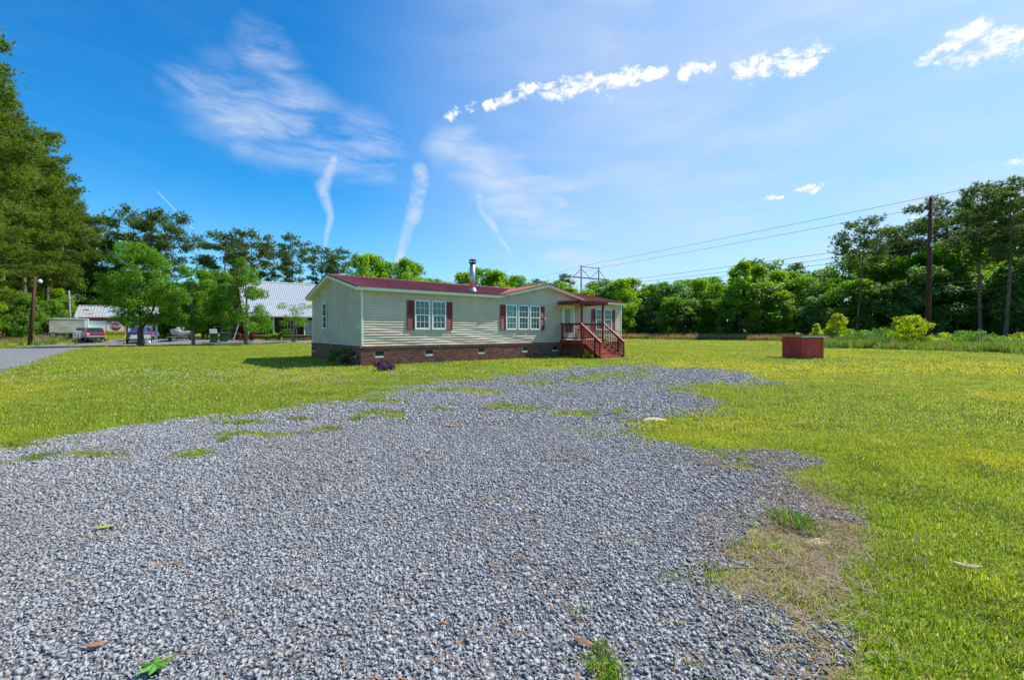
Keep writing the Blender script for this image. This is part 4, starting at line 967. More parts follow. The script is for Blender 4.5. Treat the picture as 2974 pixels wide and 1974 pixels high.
for d0, d1 in DO:
    dd = MB().box(d0, d1, .0, .019, -.3, 2.28).build('garage_door', WHITE, gar)
    for k in range(4): MB().box(d0 + .03, d1 - .03, -.022, .0, .0 + k * .56, .53 + k * .56).build('door_panel', M('door_white', (.66, .72, .76), .5, .08), dd)
    MB().box(d0 - .08, d0, -.03, .0, -.3, 2.36).box(d1, d1 + .08, -.03, .0, -.3, 2.36).box(d0, d1, -.03, .0, 2.28, 2.36).build('door_frame', WHITE, dd)
gs = math.atan((GR - GE) / (GD / 2 + .2)); gl = math.hypot(GR - GE, GD / 2 + .2)
gpm = MB().add(*panel((GL + .4) / 9, gl + .05, 3)).mesh('roof_sheet', TIN)
groof = MB().prism([(GD / 2 - .2, GR - .02), (GD / 2, GR + .05), (GD / 2 + .2, GR - .02)], 'x', -.2, GL + .2).build('roof', TIN, gar)
for k in range(9):
    obj('roof_sheet', gpm, groof, (-.2 + k * (GL + .4) / 9, -.2, GE - .03), (gs, 0, 0)); obj('roof_sheet', gpm, groof, (-.2 + (k + 1) * (GL + .4) / 9, GD + .2, GE - .03), (gs, 0, R(180)))
MB().box(-.2, GL + .2, -.22, -.18, GE - .12, GE - .04).build('gutter', WHITE, gar)
def on_roof(x, y, w, d, mat, lab, cat):
    o = MB().add([(-w / 2, -d / 2, 0), (w / 2, -d / 2 * .7, .02), (w / 2 * .8, d / 2, .03), (-w / 2 * .9, d / 2 * .8, .02)], [(0, 1, 2, 3)]).box(-w * .3, w * .3, -d * .3, d * .3, -.02, .015).build(cat.replace(' ', '_'), mat, gar); o.location = (x, y, GE - .03 + (y + .2) * math.tan(gs) + .03); o.rotation_euler = (gs, 0, 0)
    o['label'] = lab
on_roof(3.6, 1.7, 1.5, .55, M('blue_tarp', (.02, .13, .36), .5), 'blue tarp patch on the tin roof', 'tarp patch'); on_roof(1.2, .6, .8, .3, M('rust_patch', (.30, .14, .08), .9), 'rusty patch on the tin roof', 'rust patch'); on_roof(.75, 1.9, .6, .35, STEELDARK, 'dark hole in the tin roof', 'roof hole')

# ------------------------------------------------------------------ neighbouring house with white metal roof
nh = local_thing('brick_house', 'brick house with steep white metal roof and a long front porch', 'house', (-34.0, 55.5))
NL = 13.5; WHT = M('white_metal_roof', (.36, .39, .43), .4, .06, 1.2, spec=.4); DBRICK = M('porch_brick', (.19, .075, .06), .9, .35, 18, .3)
PZ, PW_, EV, BK, RG = .62, 2.3, 3.15, 4.62, 8.2
MB().prism([(PW_, -.6), (PW_ + 7.6, -.6), (PW_ + 7.6, BK - .1), (PW_ + 3.8, RG - .15), (PW_, BK - .1)], 'x', .25, NL - .25).build('wall', M('house_brick', (.105, .058, .05), .9, .35, 14), nh)
MB().box(0, NL, .0, PW_, -.6, PZ - .08).build('porch_base', DBRICK, nh); MB().box(-.05, NL + .05, -.08, PW_, PZ - .08, PZ).build('porch_floor', M('tan_boards', (.42, .33, .22), .8, .2), nh)
for k, a in enumerate((.35, 3.15, 6.95, 10.2, 13.1)): MB().box(a - .075, a + .075, .05, .2, PZ, EV - .03).build('porch_post', WHITE, nh)
MB().box(0, NL, .03, .22, EV - .18, EV - .03).build('porch_beam', WHITE, nh)
ps = math.atan((BK - EV) / (PW_ + .25)); pl = math.hypot(BK - EV, PW_ + .25); ms_ = math.atan((RG - BK) / 3.8); ml = math.hypot(RG - BK, 3.8)
pA = MB().add(*panel((NL + .4) / 14, pl, 4)).mesh('porch_sheet', WHT); pB = MB().add(*panel((NL + .4) / 14, ml, 4)).mesh('roof_sheet', WHT)
nroof = MB().prism([(PW_ + 3.6, RG - .1), (PW_ + 3.8, RG + .06), (PW_ + 4.0, RG - .1)], 'x', -.2, NL + .2).build('roof', WHT, nh)
for k in range(14):
    w = (NL + .4) / 14; obj('porch_sheet', pA, nroof, (-.2 + k * w, -.25, EV), (ps, 0, 0)); obj('roof_sheet', pB, nroof, (-.2 + k * w, PW_, BK), (ms_, 0, 0)); obj('roof_sheet', pB, nroof, (-.2 + (k + 1) * w, PW_ + 7.6, BK), (ms_, 0, R(180)))
MB().box(-.2, NL + .2, -.29, -.25, EV - .1, EV + .01).build('fascia', WHITE, nh)
for a in (5.2, 9.6):
    w = MB().box(a, a + 1.0, PW_ - .05, PW_ - .002, PZ + .75, PZ + 2.1).build('window', WHITE, nh); MB().box(a + .08, a + .92, PW_ - .06, PW_ - .05, PZ + .83, PZ + 1.38).build('pane', GLASSDARK, w); MB().box(a + .08, a + .92, PW_ - .06, PW_ - .05, PZ + 1.46, PZ + 2.02).build('pane', GLASSDARK, w)
MB().box(7.6, 8.5, PW_ - .05, PW_ - .002, PZ, PZ + 2.05).build('door', WHITE, nh)
ch = MB().box(-.75, .1, PW_ + 2.6, PW_ + 3.5, -.5, 9.2).build('chimney', DBRICK, nh); MB().box(-.82, .17, PW_ + 2.53, PW_ + 3.57, 9.2, 9.35).build('chimney_cap', DBRICK, ch)
st = obj('porch_steps', None, nh)
for k in range(3): MB().box(6.9, 8.9, -.3 * (k + 1), -.3 * k - .001, -.5, PZ - .08 - .18 * (k + 1)).build('step', DBRICK, st)
MB().bar((8.95, .0, PZ + .9), (8.95, -1.0, .95), .06, .06).bar((8.95, -1.0, -.2), (8.95, -1.0, .95), .05, .05).bar((8.95, -.5, .2), (8.95, -.5, 1.2), .04, .04).build('handrail', STEELDARK, st)
def nloc(a, b, z=0): 
    c, s = math.cos(HOUSE_ANG), math.sin(HOUSE_ANG); x, y = -34 + a * c - b * s, 55.5 + a * s + b * c; return (x, y, gzf(-34, 55.5) + z)
ang = HOUSE_ANG
for k, a in enumerate((1.5, 2.25)):
    t = thing('porch_chair', 'tan wooden armchair on the brick house porch', 'chair', nloc(a, 1.3, PZ), ang + R(180), 'porch chairs'); W_ = M('tan_wood_chair', (.42, .30, .19), .7)
    MB().box(-.28, .28, -.26, .26, .38, .43).build('seat', W_, t); MB().box(-.28, .28, -.30, -.25, .43, 1.0).build('backrest', W_, t)
    for sx in (-.26, .26):
        for sy in (-.24, .24): MB().box(sx - .03, sx + .03, sy - .03, sy + .03, 0, .62 if sy > 0 else .38).build('leg', W_, t)
        MB().box(sx - .04, sx + .04, -.26, .28, .6, .64).build('armrest', W_, t)

# ------------------------------------------------------------------ vehicles and yard things
def wheel(parent, x, y, r=.36, w=.24):
    t = obj('wheel', None, parent, (x, y, r)); MB().tube([(-w / 2, 0, 0), (-w / 2 + .03, 0, 0), (w / 2 - .03, 0, 0), (w / 2, 0, 0)], [r * .93, r, r, r * .93], 18).build('tyre', RUBBER, t, True)
    MB().tube([(-w / 2 - .012, 0, 0), (w / 2 + .012, 0, 0)], r * .55, 12).build('rim', GALV, t)
def pickup(label, p, ang, paint):
    t = local_thing('pickup_truck', label, 'truck', p, ang)                  # nose towards local -y
    body = [(-2.55, .55), (-2.60, .80), (-2.52, 1.02), (-1.15, 1.12), (-.45, 1.60), (.75, 1.62), (.95, 1.08), (2.6, 1.05), (2.6, .55)]
    lower = [(-2.55, .45), (-2.60, .72), (-2.50, 1.0), (-1.10, 1.10), (.95, 1.08), (2.6, 1.05), (2.6, .45)]
    MB().prism(lower, 'x', -.90, .90).build('body', paint, t, bevel=.06)
    cab = MB(); z0, z1 = 1.08, 1.64
    cab.add([(-.84, -1.15, z0), (.84, -1.15, z0), (.84, .95, z0), (-.84, .95, z0), (-.66, -.45, z1), (.66, -.45, z1), (.66, .72, z1), (-.66, .72, z1)], [(4, 5, 6, 7), (0, 1, 5, 4), (1, 2, 6, 5), (2, 3, 7, 6), (3, 0, 4, 7)])
    cab.build('cab', paint, t, bevel=.04)
    MB().add([(-.74, -1.13, 1.13), (.74, -1.13, 1.13), (.60, -.53, 1.60), (-.60, -.53, 1.60), (-.74, -1.08, 1.13), (.74, -1.08, 1.13), (.60, -.48, 1.60), (-.60, -.48, 1.60)], [(0, 1, 2, 3), (4, 7, 6, 5), (0, 4, 5, 1), (1, 5, 6, 2), (2, 6, 7, 3), (3, 7, 4, 0)]).build('windshield', GLASSDARK, t)
    for s in (-1, 1):
        MB().add([(s * .845, -.85, 1.15), (s * .845, .60, 1.15), (s * .70, .50, 1.57), (s * .70, -.40, 1.57)], [(0, 1, 2, 3)]).build('side_window', GLASSDARK, t)
        MB().box(s * .78 - .13, s * .78 + .13, -2.62, -2.55, .80, .97).build('headlight', M('headlamp', (.6, .66, .68), .15, spec=.6), t)
        MB().box(s * 1.0 - .09, s * 1.0 + .09, -.95, -.85, 1.12, 1.28).build('mirror', STEELDARK, t)
        wheel(t, s * .80, -1.75); wheel(t, s * .80, 1.55)
    MB().box(-.62, .62, -2.63, -2.56, .78, .98).build('grille', STEELDARK, t); MB().box(-.60, .60, -2.645, -2.625, .86, .90).build('grille_bar', CHROME, t)
    MB().box(-.95, .95, -2.74, -2.56, .50, .72).build('bumper', M('bumper_grey', (.34, .40, .40), .4, metal=.4), t, bevel=.04); MB().box(-.8, .8, -2.70, -2.5, .36, .50).build('valance', STEELDARK, t)
    return t
def facing(px, extra=0): return math.atan2(px - CXP, FPX) * -1 + extra
RED = M('red_truck_paint', (.46, .028, .030), .25, .12, 2, spec=.5, coat=.4); BLU = M('blue_truck_paint', (.07, .10, .22), .3, .1, 2, coat=.4)
pickup('faded red pickup truck parked facing out by the garage door', at(274, 51.5), facing(274, R(6)), RED)
pickup('dark blue pickup truck behind the flat trailer at the garage', at(410, 54.5), facing(410, R(160)), BLU)
def dark_car():
    t = local_thing('parked_car', 'black car parked between the water tote and the red pickup', 'car', at(243, 55), facing(243)); K_ = M('black_paint', (.02, .02, .024), .25, coat=.4)
    MB().prism([(-2.1, .30), (-2.15, .62), (-1.2, .85), (2.1, .88), (2.1, .30)], 'x', -.86, .86).build('body', K_, t, bevel=.07)
    MB().add([(-.78, -1.1, .84), (.78, -1.1, .84), (.78, 1.4, .84), (-.78, 1.4, .84), (-.58, -.3, 1.40), (.58, -.3, 1.40), (.58, .8, 1.40), (-.58, .8, 1.40)], [(4, 5, 6, 7), (0, 1, 5, 4), (1, 2, 6, 5), (2, 3, 7, 6), (3, 0, 4, 7)]).build('cabin', GLASSDARK, t, bevel=.05)
    for s in (-1, 1): wheel(t, s * .76, -1.35, .32, .2); wheel(t, s * .76, 1.3, .32, .2); MB().box(s * .62 - .14, s * .62 + .14, -2.17, -2.10, .55, .66).build('headlight', WHITE, t)
dark_car()
def box_trailer():
    p = at(142, 54); t = local_thing('box_trailer', 'weathered cream box trailer under the trees', 'trailer', p, HOUSE_ANG + R(4)); L, D, Z0, Z1 = 3.5, 2.0, .62, 2.35
    CR = M('cream_panel', (.48, .46, .36), .6, .25, 1.2, stretch=(.5, .5, 3))
    MB().box(.02, L - .02, .02, D, Z0, Z1).build('body', CR, t)
    for k in range(9): MB().prism([(.0, Z0 + .2 + k * .16), (.018, Z0 + .2 + k * .16 + .15), (.02, Z0 + .2 + k * .16)], 'x', .05, L - .35).build('side_panel', CR, t)
    MB().box(-.05, L + .05, -.05, D + .05, Z1, Z1 + .09).build('roof', WHITE, t, bevel=.03); MB().box(L - .33, L - .03, -.01, .02, Z0, Z1).build('door_edge', WHITE, t); MB().box(L - .02, L + .05, .0, D, Z0 - .1, Z1).build('tail_door', M('pale_green_white', (.55, .66, .60), .5), t)
    MB().box(-.6, L + .1, .0, .12, Z0 - .16, Z0).box(-.6, L + .1, D - .12, D, Z0 - .16, Z0).build('chassis', STEELDARK, t)
    for x in (.2, L - .5):
        w = obj('wheel', None, t, (x + .15, .12, .34), (0, 0, R(90))); MB().tube([(-.1, 0, 0), (.1, 0, 0)], .34, 16).build('tyre', RUBBER, w, True); MB().tube([(-.12, 0, 0), (.12, 0, 0)], .18, 10).build('rim', GALV, w)
    MB().bar((1.6, -.02, Z0 - .1), (1.6, -.02, 0), .05, .05).build('jack', GALV, t)
box_trailer()
def tote():
    t = local_thing('water_tote', 'white plastic water tote in a wire cage beside the box trailer', 'tank', at(229, 53), facing(229)); 
    MB().box(-.5, .5, -.45, .45, .14, 1.08).build('tank', WHITEDIRTY, t, bevel=.06)
    for k in range(5): MB().box(-.53 + k * .257, -.50 + k * .257, -.49, -.46, .1, 1.1).build('cage_bar', GALV, t)
    for z in (.35, .72, 1.08): MB().box(-.53, .53, -.505, -.49, z, z + .03).build('cage_bar', GALV, t)
    MB().box(-.53, .53, -.48, .48, 0, .11).build('pallet', TIMBER, t)
tote()
def flat_trailer(name, label, p, ang, boat):
    t = local_thing(name, label, 'trailer', p, ang); L, W_ = 3.4, 1.75
    MB().box(-W_ / 2, W_ / 2, -L / 2, -L / 2 + .1, .42, .52).box(-W_ / 2, W_ / 2, L / 2 - .1, L / 2, .42, .52).box(-W_ / 2, -W_ / 2 + .1, -L / 2 + .1, L / 2 - .1, .42, .52).box(W_ / 2 - .1, W_ / 2, -L / 2 + .1, L / 2 - .1, .42, .52).box(-.05, .05, -L / 2 - 1.3, L / 2 - .1, .40, .50).build('frame', GALV, t)
    for s in (-1, 1):
        wheel(t, s * (W_ / 2 + .16), .2, .38, .2); MB().box(s * (W_ / 2 + .16) - .13, s * (W_ / 2 + .16) + .13, -.3, .7, .78, .82).build('mudguard', STEELDARK if not boat else GALV, t)
    MB().bar((0, -L / 2 - 1.1, 0), (0, -L / 2 - 1.1, .5), .06, .06).build('jack', GALV, t)
    if not boat:
        for k in range(6): MB().box(-W_ / 2 + k * .29, -W_ / 2 + k * .29 + .28, -L / 2, L / 2, .525, .56).build('deck_board', M('grey_boards', (.36, .35, .32), .85, .2), t)
        MB().box(-W_ / 2, W_ / 2, -L / 2, -L / 2 + .04, .56, .92).build('front_board', WHITEDIRTY, t)
    return t
tr1 = flat_trailer('flat_trailer', 'low grey utility trailer with black tyres behind the lawn tree', at(404, 50), facing(404, R(5)), False)
tr2 = flat_trailer('boat_trailer', 'galvanised boat trailer carrying a pale boat', at(522, 53.5), facing(522, R(-12)), True)
def boat():
    p = at(522, 53.5); t = thing('boat', 'pale grey fishing boat with white bow resting on its trailer', 'boat', (p[0], p[1], p[2] + .50), facing(522, R(-12))); HUL = M('boat_hull', (.52, .54, .54), .4, .12)
    vs, fs = [], []; st_ = [(-2.4, .10, .95), (-1.9, .45, .86), (-1.0, .78, .78), (.3, .92, .72), (1.8, .92, .70)]
    for y, w, h in st_: vs += [(-w, y, h), (-w * .72, y, .18), (0, y, .02 + max(0, -1.4 - y) * .5), (w * .72, y, .18), (w, y, h)]
    for i in range(4):
        for j in range(4): a = i * 5 + j; fs.append((a, a + 1, a + 6, a + 5))
    fs += [(0, 1, 2, 3, 4), (20, 21, 22, 23, 24)]
    MB().add(vs, fs).build('hull', HUL, t, True)
    vs = []
    for y, w, h in st_: vs += [(-w - .04, y, h + .03), (w + .04, y, h + .03)]
    MB().add(vs, [(2 * i, 2 * i + 2, 2 * i + 3, 2 * i + 1) for i in range(4)]).build('deck', WHITE, t); MB().box(-.35, .35, .2, .6, .74, 1.25).build('console', WHITE, t, bevel=.05); MB().add([(-.4, .1, 1.2), (.4, .1, 1.2), (.3, .4, 1.6), (-.3, .4, 1.6)], [(0, 1, 2, 3)]).build('screen', GLASSDARK, t)
    MB().box(-.2, .2, 1.8, 2.15, .4, 1.3).build('outboard_motor', STEELDARK, t, bevel=.06)
boat()
t = local_thing('white_bucket', 'small white bucket on the gravel beside the flat trailer', 'bucket', at(432, 48.5), 0); MB().tube([(0, 0, 0), (0, 0, .38)], [.14, .17], 14).build('body', WHITE, t, True); MB().tube([(0, 0, .36), (0, 0, .385)], .18, 14).build('rim', WHITE, t)
t = local_thing('work_table', 'small white folding table beside the flat trailer', 'table', at(441, 51), facing(441)); MB().box(-.3, .3, -.3, .3, .72, .76).build('top', WHITE, t)
for sx in (-.26, .26):
    for sy in (-.26, .26): MB().box(sx - .02, sx + .02, sy - .02, sy + .02, 0, .72).build('leg', WHITE, t)
t = local_thing('fuel_can', 'red fuel can standing on the small white table', 'can', at(441, 51), 0); t.location.z += .76; t.location.x -= .1; MB().box(-.15, .15, -.1, .1, 0, .30).build('body', M('red_plastic', (.5, .03, .03), .4), t, bevel=.03); MB().tube([(.08, 0, .29), (.16, 0, .42)], .03, 8).build('spout', M('red_plastic', (.5, .03, .03), .4), t)
for px, dp, lab, op in ((622, 50.5, 'dark green wheeled bin with its lid swung open', True), (652, 51.2, 'dark green wheeled bin with its lid closed', False)):
    GB = M('bin_green', (.028, .060, .045), .45, .15); t = local_thing('wheeled_bin', lab, 'bin', at(px, dp), facing(px, R(8)))
    vs = [(-.30, -.32, .06), (.30, -.32, .06), (.30, .30, .06), (-.30, .30, .06), (-.36, -.40, 1.02), (.36, -.40, 1.02), (.36, .38, 1.02), (-.36, .38, 1.02)]
    MB().add(vs, [(0, 3, 2, 1), (4, 5, 6, 7), (0, 1, 5, 4), (1, 2, 6, 5), (2, 3, 7, 6), (3, 0, 4, 7)]).build('body', GB, t, bevel=.04)
    MB().box(-.38, .38, -.42, .40, 1.0, 1.04).build('rim', GB, t)
    l = MB().box(-.38, .38, -.42, .42, 0, .05).build('lid', M('lid_grey', (.20, .22, .22), .5), t, bevel=.02); l.location = (0, 0, 1.05)
    if op: l.location = (0, .62, 1.18); l.rotation_euler = (R(62), 0, 0)
    for s in (-1, 1): MB().tube([(s * .30, .36, .13), (s * .37, .36, .13)], .13, 12).build('wheel', RUBBER, t)
    MB().bar((-.3, .46, .96), (.3, .46, .96), .04, .04).build('handle', GB, t)
t = local_thing('dog_kennel', 'wire dog kennel with a rusty tin roof under the trees', 'kennel', at(655, 58), HOUSE_ANG)
for x in (-1.2, -.4, .4, 1.2):
    for y_ in (-.9, .9): MB().tube([(x, y_, -.1), (x, y_, 1.7)], .035, 6).build('post', GALV, t)
for z in (.1, .9, 1.68): MB().bar((-1.2, -.9, z), (1.2, -.9, z), .03, .03).build('rail', GALV, t)
MB().add(*panel(3.0, 2.4, 6)).build('roof', M('rusty_tin', (.40, .22, .11), .7, .4, 2), t).location = (-1.5, -1.2, 1.72)
t = local_thing('leaning_post', 'grey-white post leaning beside the dog kennel', 'post', at(676, 54), 0); MB().bar((0, 0, -.1), (.75, 0, 2.1), .12, .12).build('shaft', M('weathered_grey_wood', (.40, .42, .42), .8), t)
# stop sign board
sp = at(336, 40.2); t = local_thing('warning_sign', 'red STOP octagon above a yellow warning board on two wooden posts', 'sign', sp, facing(336) * .9)
for x in (-.64, .64): MB().box(x - .05, x + .05, -.04, .06, -.15, 2.05 if x < 0 else 2.0).build('post', TIMBER, t)
MB().bar((-.6, -.03, .48), (.12, -.03, .52), .03, .06).build('cross_rail', TIMBER, t)
YB = M('yellow_board', (.62, .52, .015), .5, .08); INK = M('black_ink', (.012, .012, .012), .6)
b = MB().box(-.72, .72, -.075, -.045, .84, 1.56).build('warning_board', YB, t)
def letters(txt, size, z, mat, parent, w=None, y=-.0785):
    me = text_mesh(txt, size, mat, .0012); o = obj('lettering', me, parent, (0, y, z), (R(90), 0, 0))
    if w: xs = [v.co.x for v in me.vertices]; o.scale = (w / (max(xs) - min(xs)), 1, 1)
letters('BEWARE OF DOGS', .155, 1.475, INK, b, 1.32)
MB().box(-.67, .67, -.080, -.0745, 1.235, 1.385).build('black_band', INK, b); letters('DO NOT ENTER YARD', .12, 1.31, YB, b, 1.22, -.083)
for j, (z, w, pat) in enumerate(((1.165, 1.14, (.14, .30, .22, .34)), (1.055, 1.22, (.38, .10, .30, .28)), (.945, 1.06, (.16, .30, .12, .30)))):
    x = -w / 2; ln = MB()
    for k in pat:
        xx = x
        while xx < x + k - .02: ln.box(xx, xx + .035, -.0775, -.0745, z - .032, z + .032 * (.6 if int(xx * 97) % 3 else 1)); xx += .052
        x += k + .05
    ln.build('small_print', INK, b)
oc = [( .44 * math.cos(R(22.5 + 45 * k)), 1.96 + .44 * math.sin(R(22.5 + 45 * k))) for k in range(8)]; oi = [(.405 * math.cos(R(22.5 + 45 * k)), 1.96 + .405 * math.sin(R(22.5 + 45 * k))) for k in range(8)]
s = MB().prism(oc, 'y', -.075, -.06).build('stop_plate', WHITE, t); MB().prism(oi, 'y', -.0775, -.0745).build('red_field', M('sign_red', (.22, .010, .014), .45), s); letters('STOP', .36, 1.96, WHITE, s, .70, -.081)
# ------------------------------------------------------------------ trees
def unit(v): return v / (np.linalg.norm(v, axis=-1, keepdims=True) + 1e-9)
def leaf_quads(C, out, size, r, up=.45, rnd=.8, asp=.62):
    n = len(C); N = unit(out * .6 + np.array([0, 0, up]) + r.normal(0, rnd, (n, 3))); T = unit(np.cross(N, r.normal(size=(n, 3)))); B = np.cross(N, T)
    s = (size * r.uniform(.65, 1.35, n))[:, None]
    V = np.stack([C - T * s * .5, C + B * s * asp * .5 + N * s * .06, C + T * s * .5 - N * s * .1, C - B * s * asp * .5 + N * s * .06], 1).reshape(-1, 3)
    return V, np.arange(n * 4).reshape(-1, 4)
def limb(mb, p, q, r0, r1, r, n=6, bend=.12, seg=4):
    p, q = np.array(p, float), np.array(q, float); L = np.linalg.norm(q - p); o = r.normal(0, bend * L * .5, 3); pts = []
    for k in range(seg + 1):
        u = k / seg; pts.append(tuple(p + (q - p) * u + o * math.sin(u * math.pi)))
    mb.tube(pts, [r0 + (r1 - r0) * k / seg for k in range(seg + 1)], n, cap=False); return pts
def decid(seed, h, rad, base, nleaf, size, leaf, bark=BARK, trunk=.2, shape='round', fork=False, nclump=44, stems=1):
    r = np.random.default_rng(seed); C, W = [], []
    for k in range(nclump):
        u = r.uniform(0.03, 1); a = k * 2.39996 + r.normal(0, .3)
        if shape == 'round': prof = math.sin(math.pi * (u * .82 + .12)) ** .6
        elif shape == 'cone': prof = (1 - u) ** .75 * 1.02 + .10
        elif shape == 'tall': prof = math.sin(math.pi * (u * .75 + .18)) ** .5 * (.8 + .2 * math.sin(u * 9 + seed))
        else: prof = .55 + .45 * u
        d = rad * prof * math.sqrt(r.uniform(.18, 1)); z = base + (h - base) * u
        cr = rad * r.uniform(.15, .33) * (1.0 if nclump < 60 else .9) * (1.0 if shape != 'cone' else .9 + .3 * (1 - u)); C.append((d * math.cos(a), d * math.sin(a), min(z, h - cr * .35))); W.append(cr)
    C, W = np.array(C), np.array(W); mb = MB(); top = base + (h - base) * .6
    for s_ in range(stems):
        off = np.array([r.normal(0, .12), r.normal(0, .12), 0]) * (stems > 1) * min(1, rad)
        fk = base * .75 if fork else base
        trk = limb(mb, off + [0, 0, -min(.25, h * .1)], off * 1.5 + [r.normal(0, .1), r.normal(0, .1), fk], trunk * 1.15, trunk * .85, r, 9, .04)
        if fork:
            for k in range(3):
                a = k * 2.1 + .5 + r.normal(0, .2); limb(mb, trk[-1], (math.cos(a) * rad * .4, math.sin(a) * rad * .4, base + (h - base) * .55), trunk * .62, trunk * .14, r, 7, .12)
        else: limb(mb, trk[-1], (off[0] * 3, off[1] * 3, h * .93), trunk * .85, trunk * .10, r, 7, .03)
    for k in r.choice(nclump, min(nclump, 22), replace=False):
        z = min(C[k][2] - .25 * np.hypot(*C[k][:2]), h * .85); z = max(z, base * .85); limb(mb, (C[k][0] * .06, C[k][1] * .06, z), C[k], trunk * .22, min(.02, trunk * .12), r, 5, .10, 3)
    idx = r.choice(nclump, nleaf, p=W ** 2 / np.sum(W ** 2)); dirs = unit(r.normal(size=(nleaf, 3))); rr = r.uniform(.25, 1, nleaf) ** .45
    lump = 1 + .25 * np.sin(dirs[:, 0] * 5 + idx) * np.cos(dirs[:, 1] * 4 - idx)
    P = C[idx] + dirs * (W[idx] * rr * lump)[:, None] * np.array([1, 1, .82]); P = P[P[:, 2] > .12 * base]
    out = unit(P - np.array([0, 0, (base + h) / 2]))
    V, F = leaf_quads(P, out, size, r)
    return mb.mesh('trunk', bark, True), np_mesh('crown', V, F, leaf)
def pine(seed, h, rad, base, ntuft, leaf=PINE, nl=.34, trunk=.22, flat=False, needles=10, w=.030, lean=0.0, puff=.34):
    r = np.random.default_rng(seed); mb = MB(); tips = []; bd = r.normal(0, .25, 2); seg = 8; pts = []
    for k in range(seg + 1):
        u = k / seg; pts.append((bd[0] * math.sin(u * 3) + lean * u, bd[1] * math.sin(u * 2.6), -.3 + (h * .97 + .3) * u))
    mb.tube(pts, [trunk * (1 - .80 * k / seg) for k in range(seg + 1)], 9, False)
    def tx(z): u = max(0, min(1, z / h)); return np.array([bd[0] * math.sin(u * 3) + lean * u, bd[1] * math.sin(u * 2.6), z])
    nb = int(26 + (h - base) * 1.6); W = []
    for k in range(nb):
        u = (k + r.uniform(0, 1)) / nb; z = base + (h - base) * u; a = k * 2.39996 + r.normal(0, .4)
        prof = (math.sin(math.pi * (.22 + .74 * u)) ** .7) if not flat else (.35 + .75 * math.sin(math.pi * min(1, u * 1.02)) ** .8 * (.6 + .4 * u))
        L = rad * prof * r.uniform(.55, 1.12); st = tx(z); tilt = r.uniform(-.18, .45) + .45 * (u - .5)
        en = st + np.array([math.cos(a) * L, math.sin(a) * L, L * tilt]); pp = limb(mb, st, en, .03 + .045 * (1 - u) * trunk / .22, .012, r, 5, .12, 3)
        for q in range(3):
            f = r.uniform(.45, .95); b0 = st + (en - st) * f; a2 = a + r.choice([-1, 1]) * r.uniform(.4, 1.0); l2 = L * r.uniform(.22, .42)
            e2 = b0 + np.array([math.cos(a2) * l2, math.sin(a2) * l2, l2 * r.uniform(.05, .55)]); tips.append((b0, e2)); W.append(l2 + .3)
        tips.append((st + (en - st) * .45, en)); W.append(L * .7 + .3)
    W = np.array(W); i = r.choice(len(tips), ntuft, p=W / W.sum()); A = np.array([t[0] for t in tips])[i]; B = np.array([t[1] for t in tips])[i]
    f = (np.round(r.uniform(0, 3, ntuft)) + r.normal(0, .12, ntuft)) / 3 * .75 + .28; C = A + (B - A) * f[:, None] + r.normal(0, puff, (ntuft, 3)) * np.array([1, 1, .72]); D = unit(B - A)
    n = ntuft * needles; c = np.repeat(C, needles, 0); d = unit(np.repeat(D, needles, 0) * .7 + np.array([0, 0, .35]) + r.normal(0, .75, (n, 3))); sd = unit(np.cross(d, r.normal(size=(n, 3)))) * w
    l = (nl * r.uniform(.6, 1.25, n))[:, None]
    V = np.stack([c - sd, c + sd, c + d * l], 1).reshape(-1, 3)
    # one island per tuft would need shared vertices: join needle bases so a tuft shades as one clump
    return mb.mesh('trunk', BARKPINE, True), np_mesh('crown', V, np.arange(n * 3).reshape(-1, 3), leaf)
def plant_tree(name, label, meshes, p, rot, sc, cat='tree', group=None, parts=('trunk', 'crown')):
    t = thing(name, label, cat, p, rot, group); t.scale = sc if hasattr(sc, '__len__') else (sc,) * 3
    for nm, me in zip(parts, meshes): obj(nm, me, t)
    return t
rt = random.Random(21)
def U(a, b): return rt.uniform(a, b)
# lawn trees
plant_tree('broadleaf_tree', 'large round leafy tree with forked trunk on the lawn edge', decid(1, 10.3, 3.25, 2.2, 25000, .165, LEAF_MID, BARK, .28, 'round', True, 90), at(408, 45.0), .4, 1)
plant_tree('broadleaf_tree', 'mid-sized leafy tree with thin straight trunk between two lawn trees', decid(2, 8.2, 2.5, 1.7, 15500, .16, LEAF_MID, BARKGREY, .17, 'round', False, 64), at(560, 46.3), 1.0, 1)
plant_tree('broadleaf_tree', 'narrow pointed leafy tree in front of the white-roofed house', decid(3, 9.4, 2.7, 1.6, 16000, .16, LEAF_MID, BARKGREY, .18, 'cone', False, 64), at(713, 48.3), 2.0, 1)
plant_tree('crepe_myrtle', 'loose many-stemmed shrub tree by the brick house porch', decid(4, 4.4, 1.9, .9, 2600, .13, LEAF_MID, BARKGREY, .05, 'vase', False, 26, 7), at(852, 50.5), .3, 1, 'shrub')
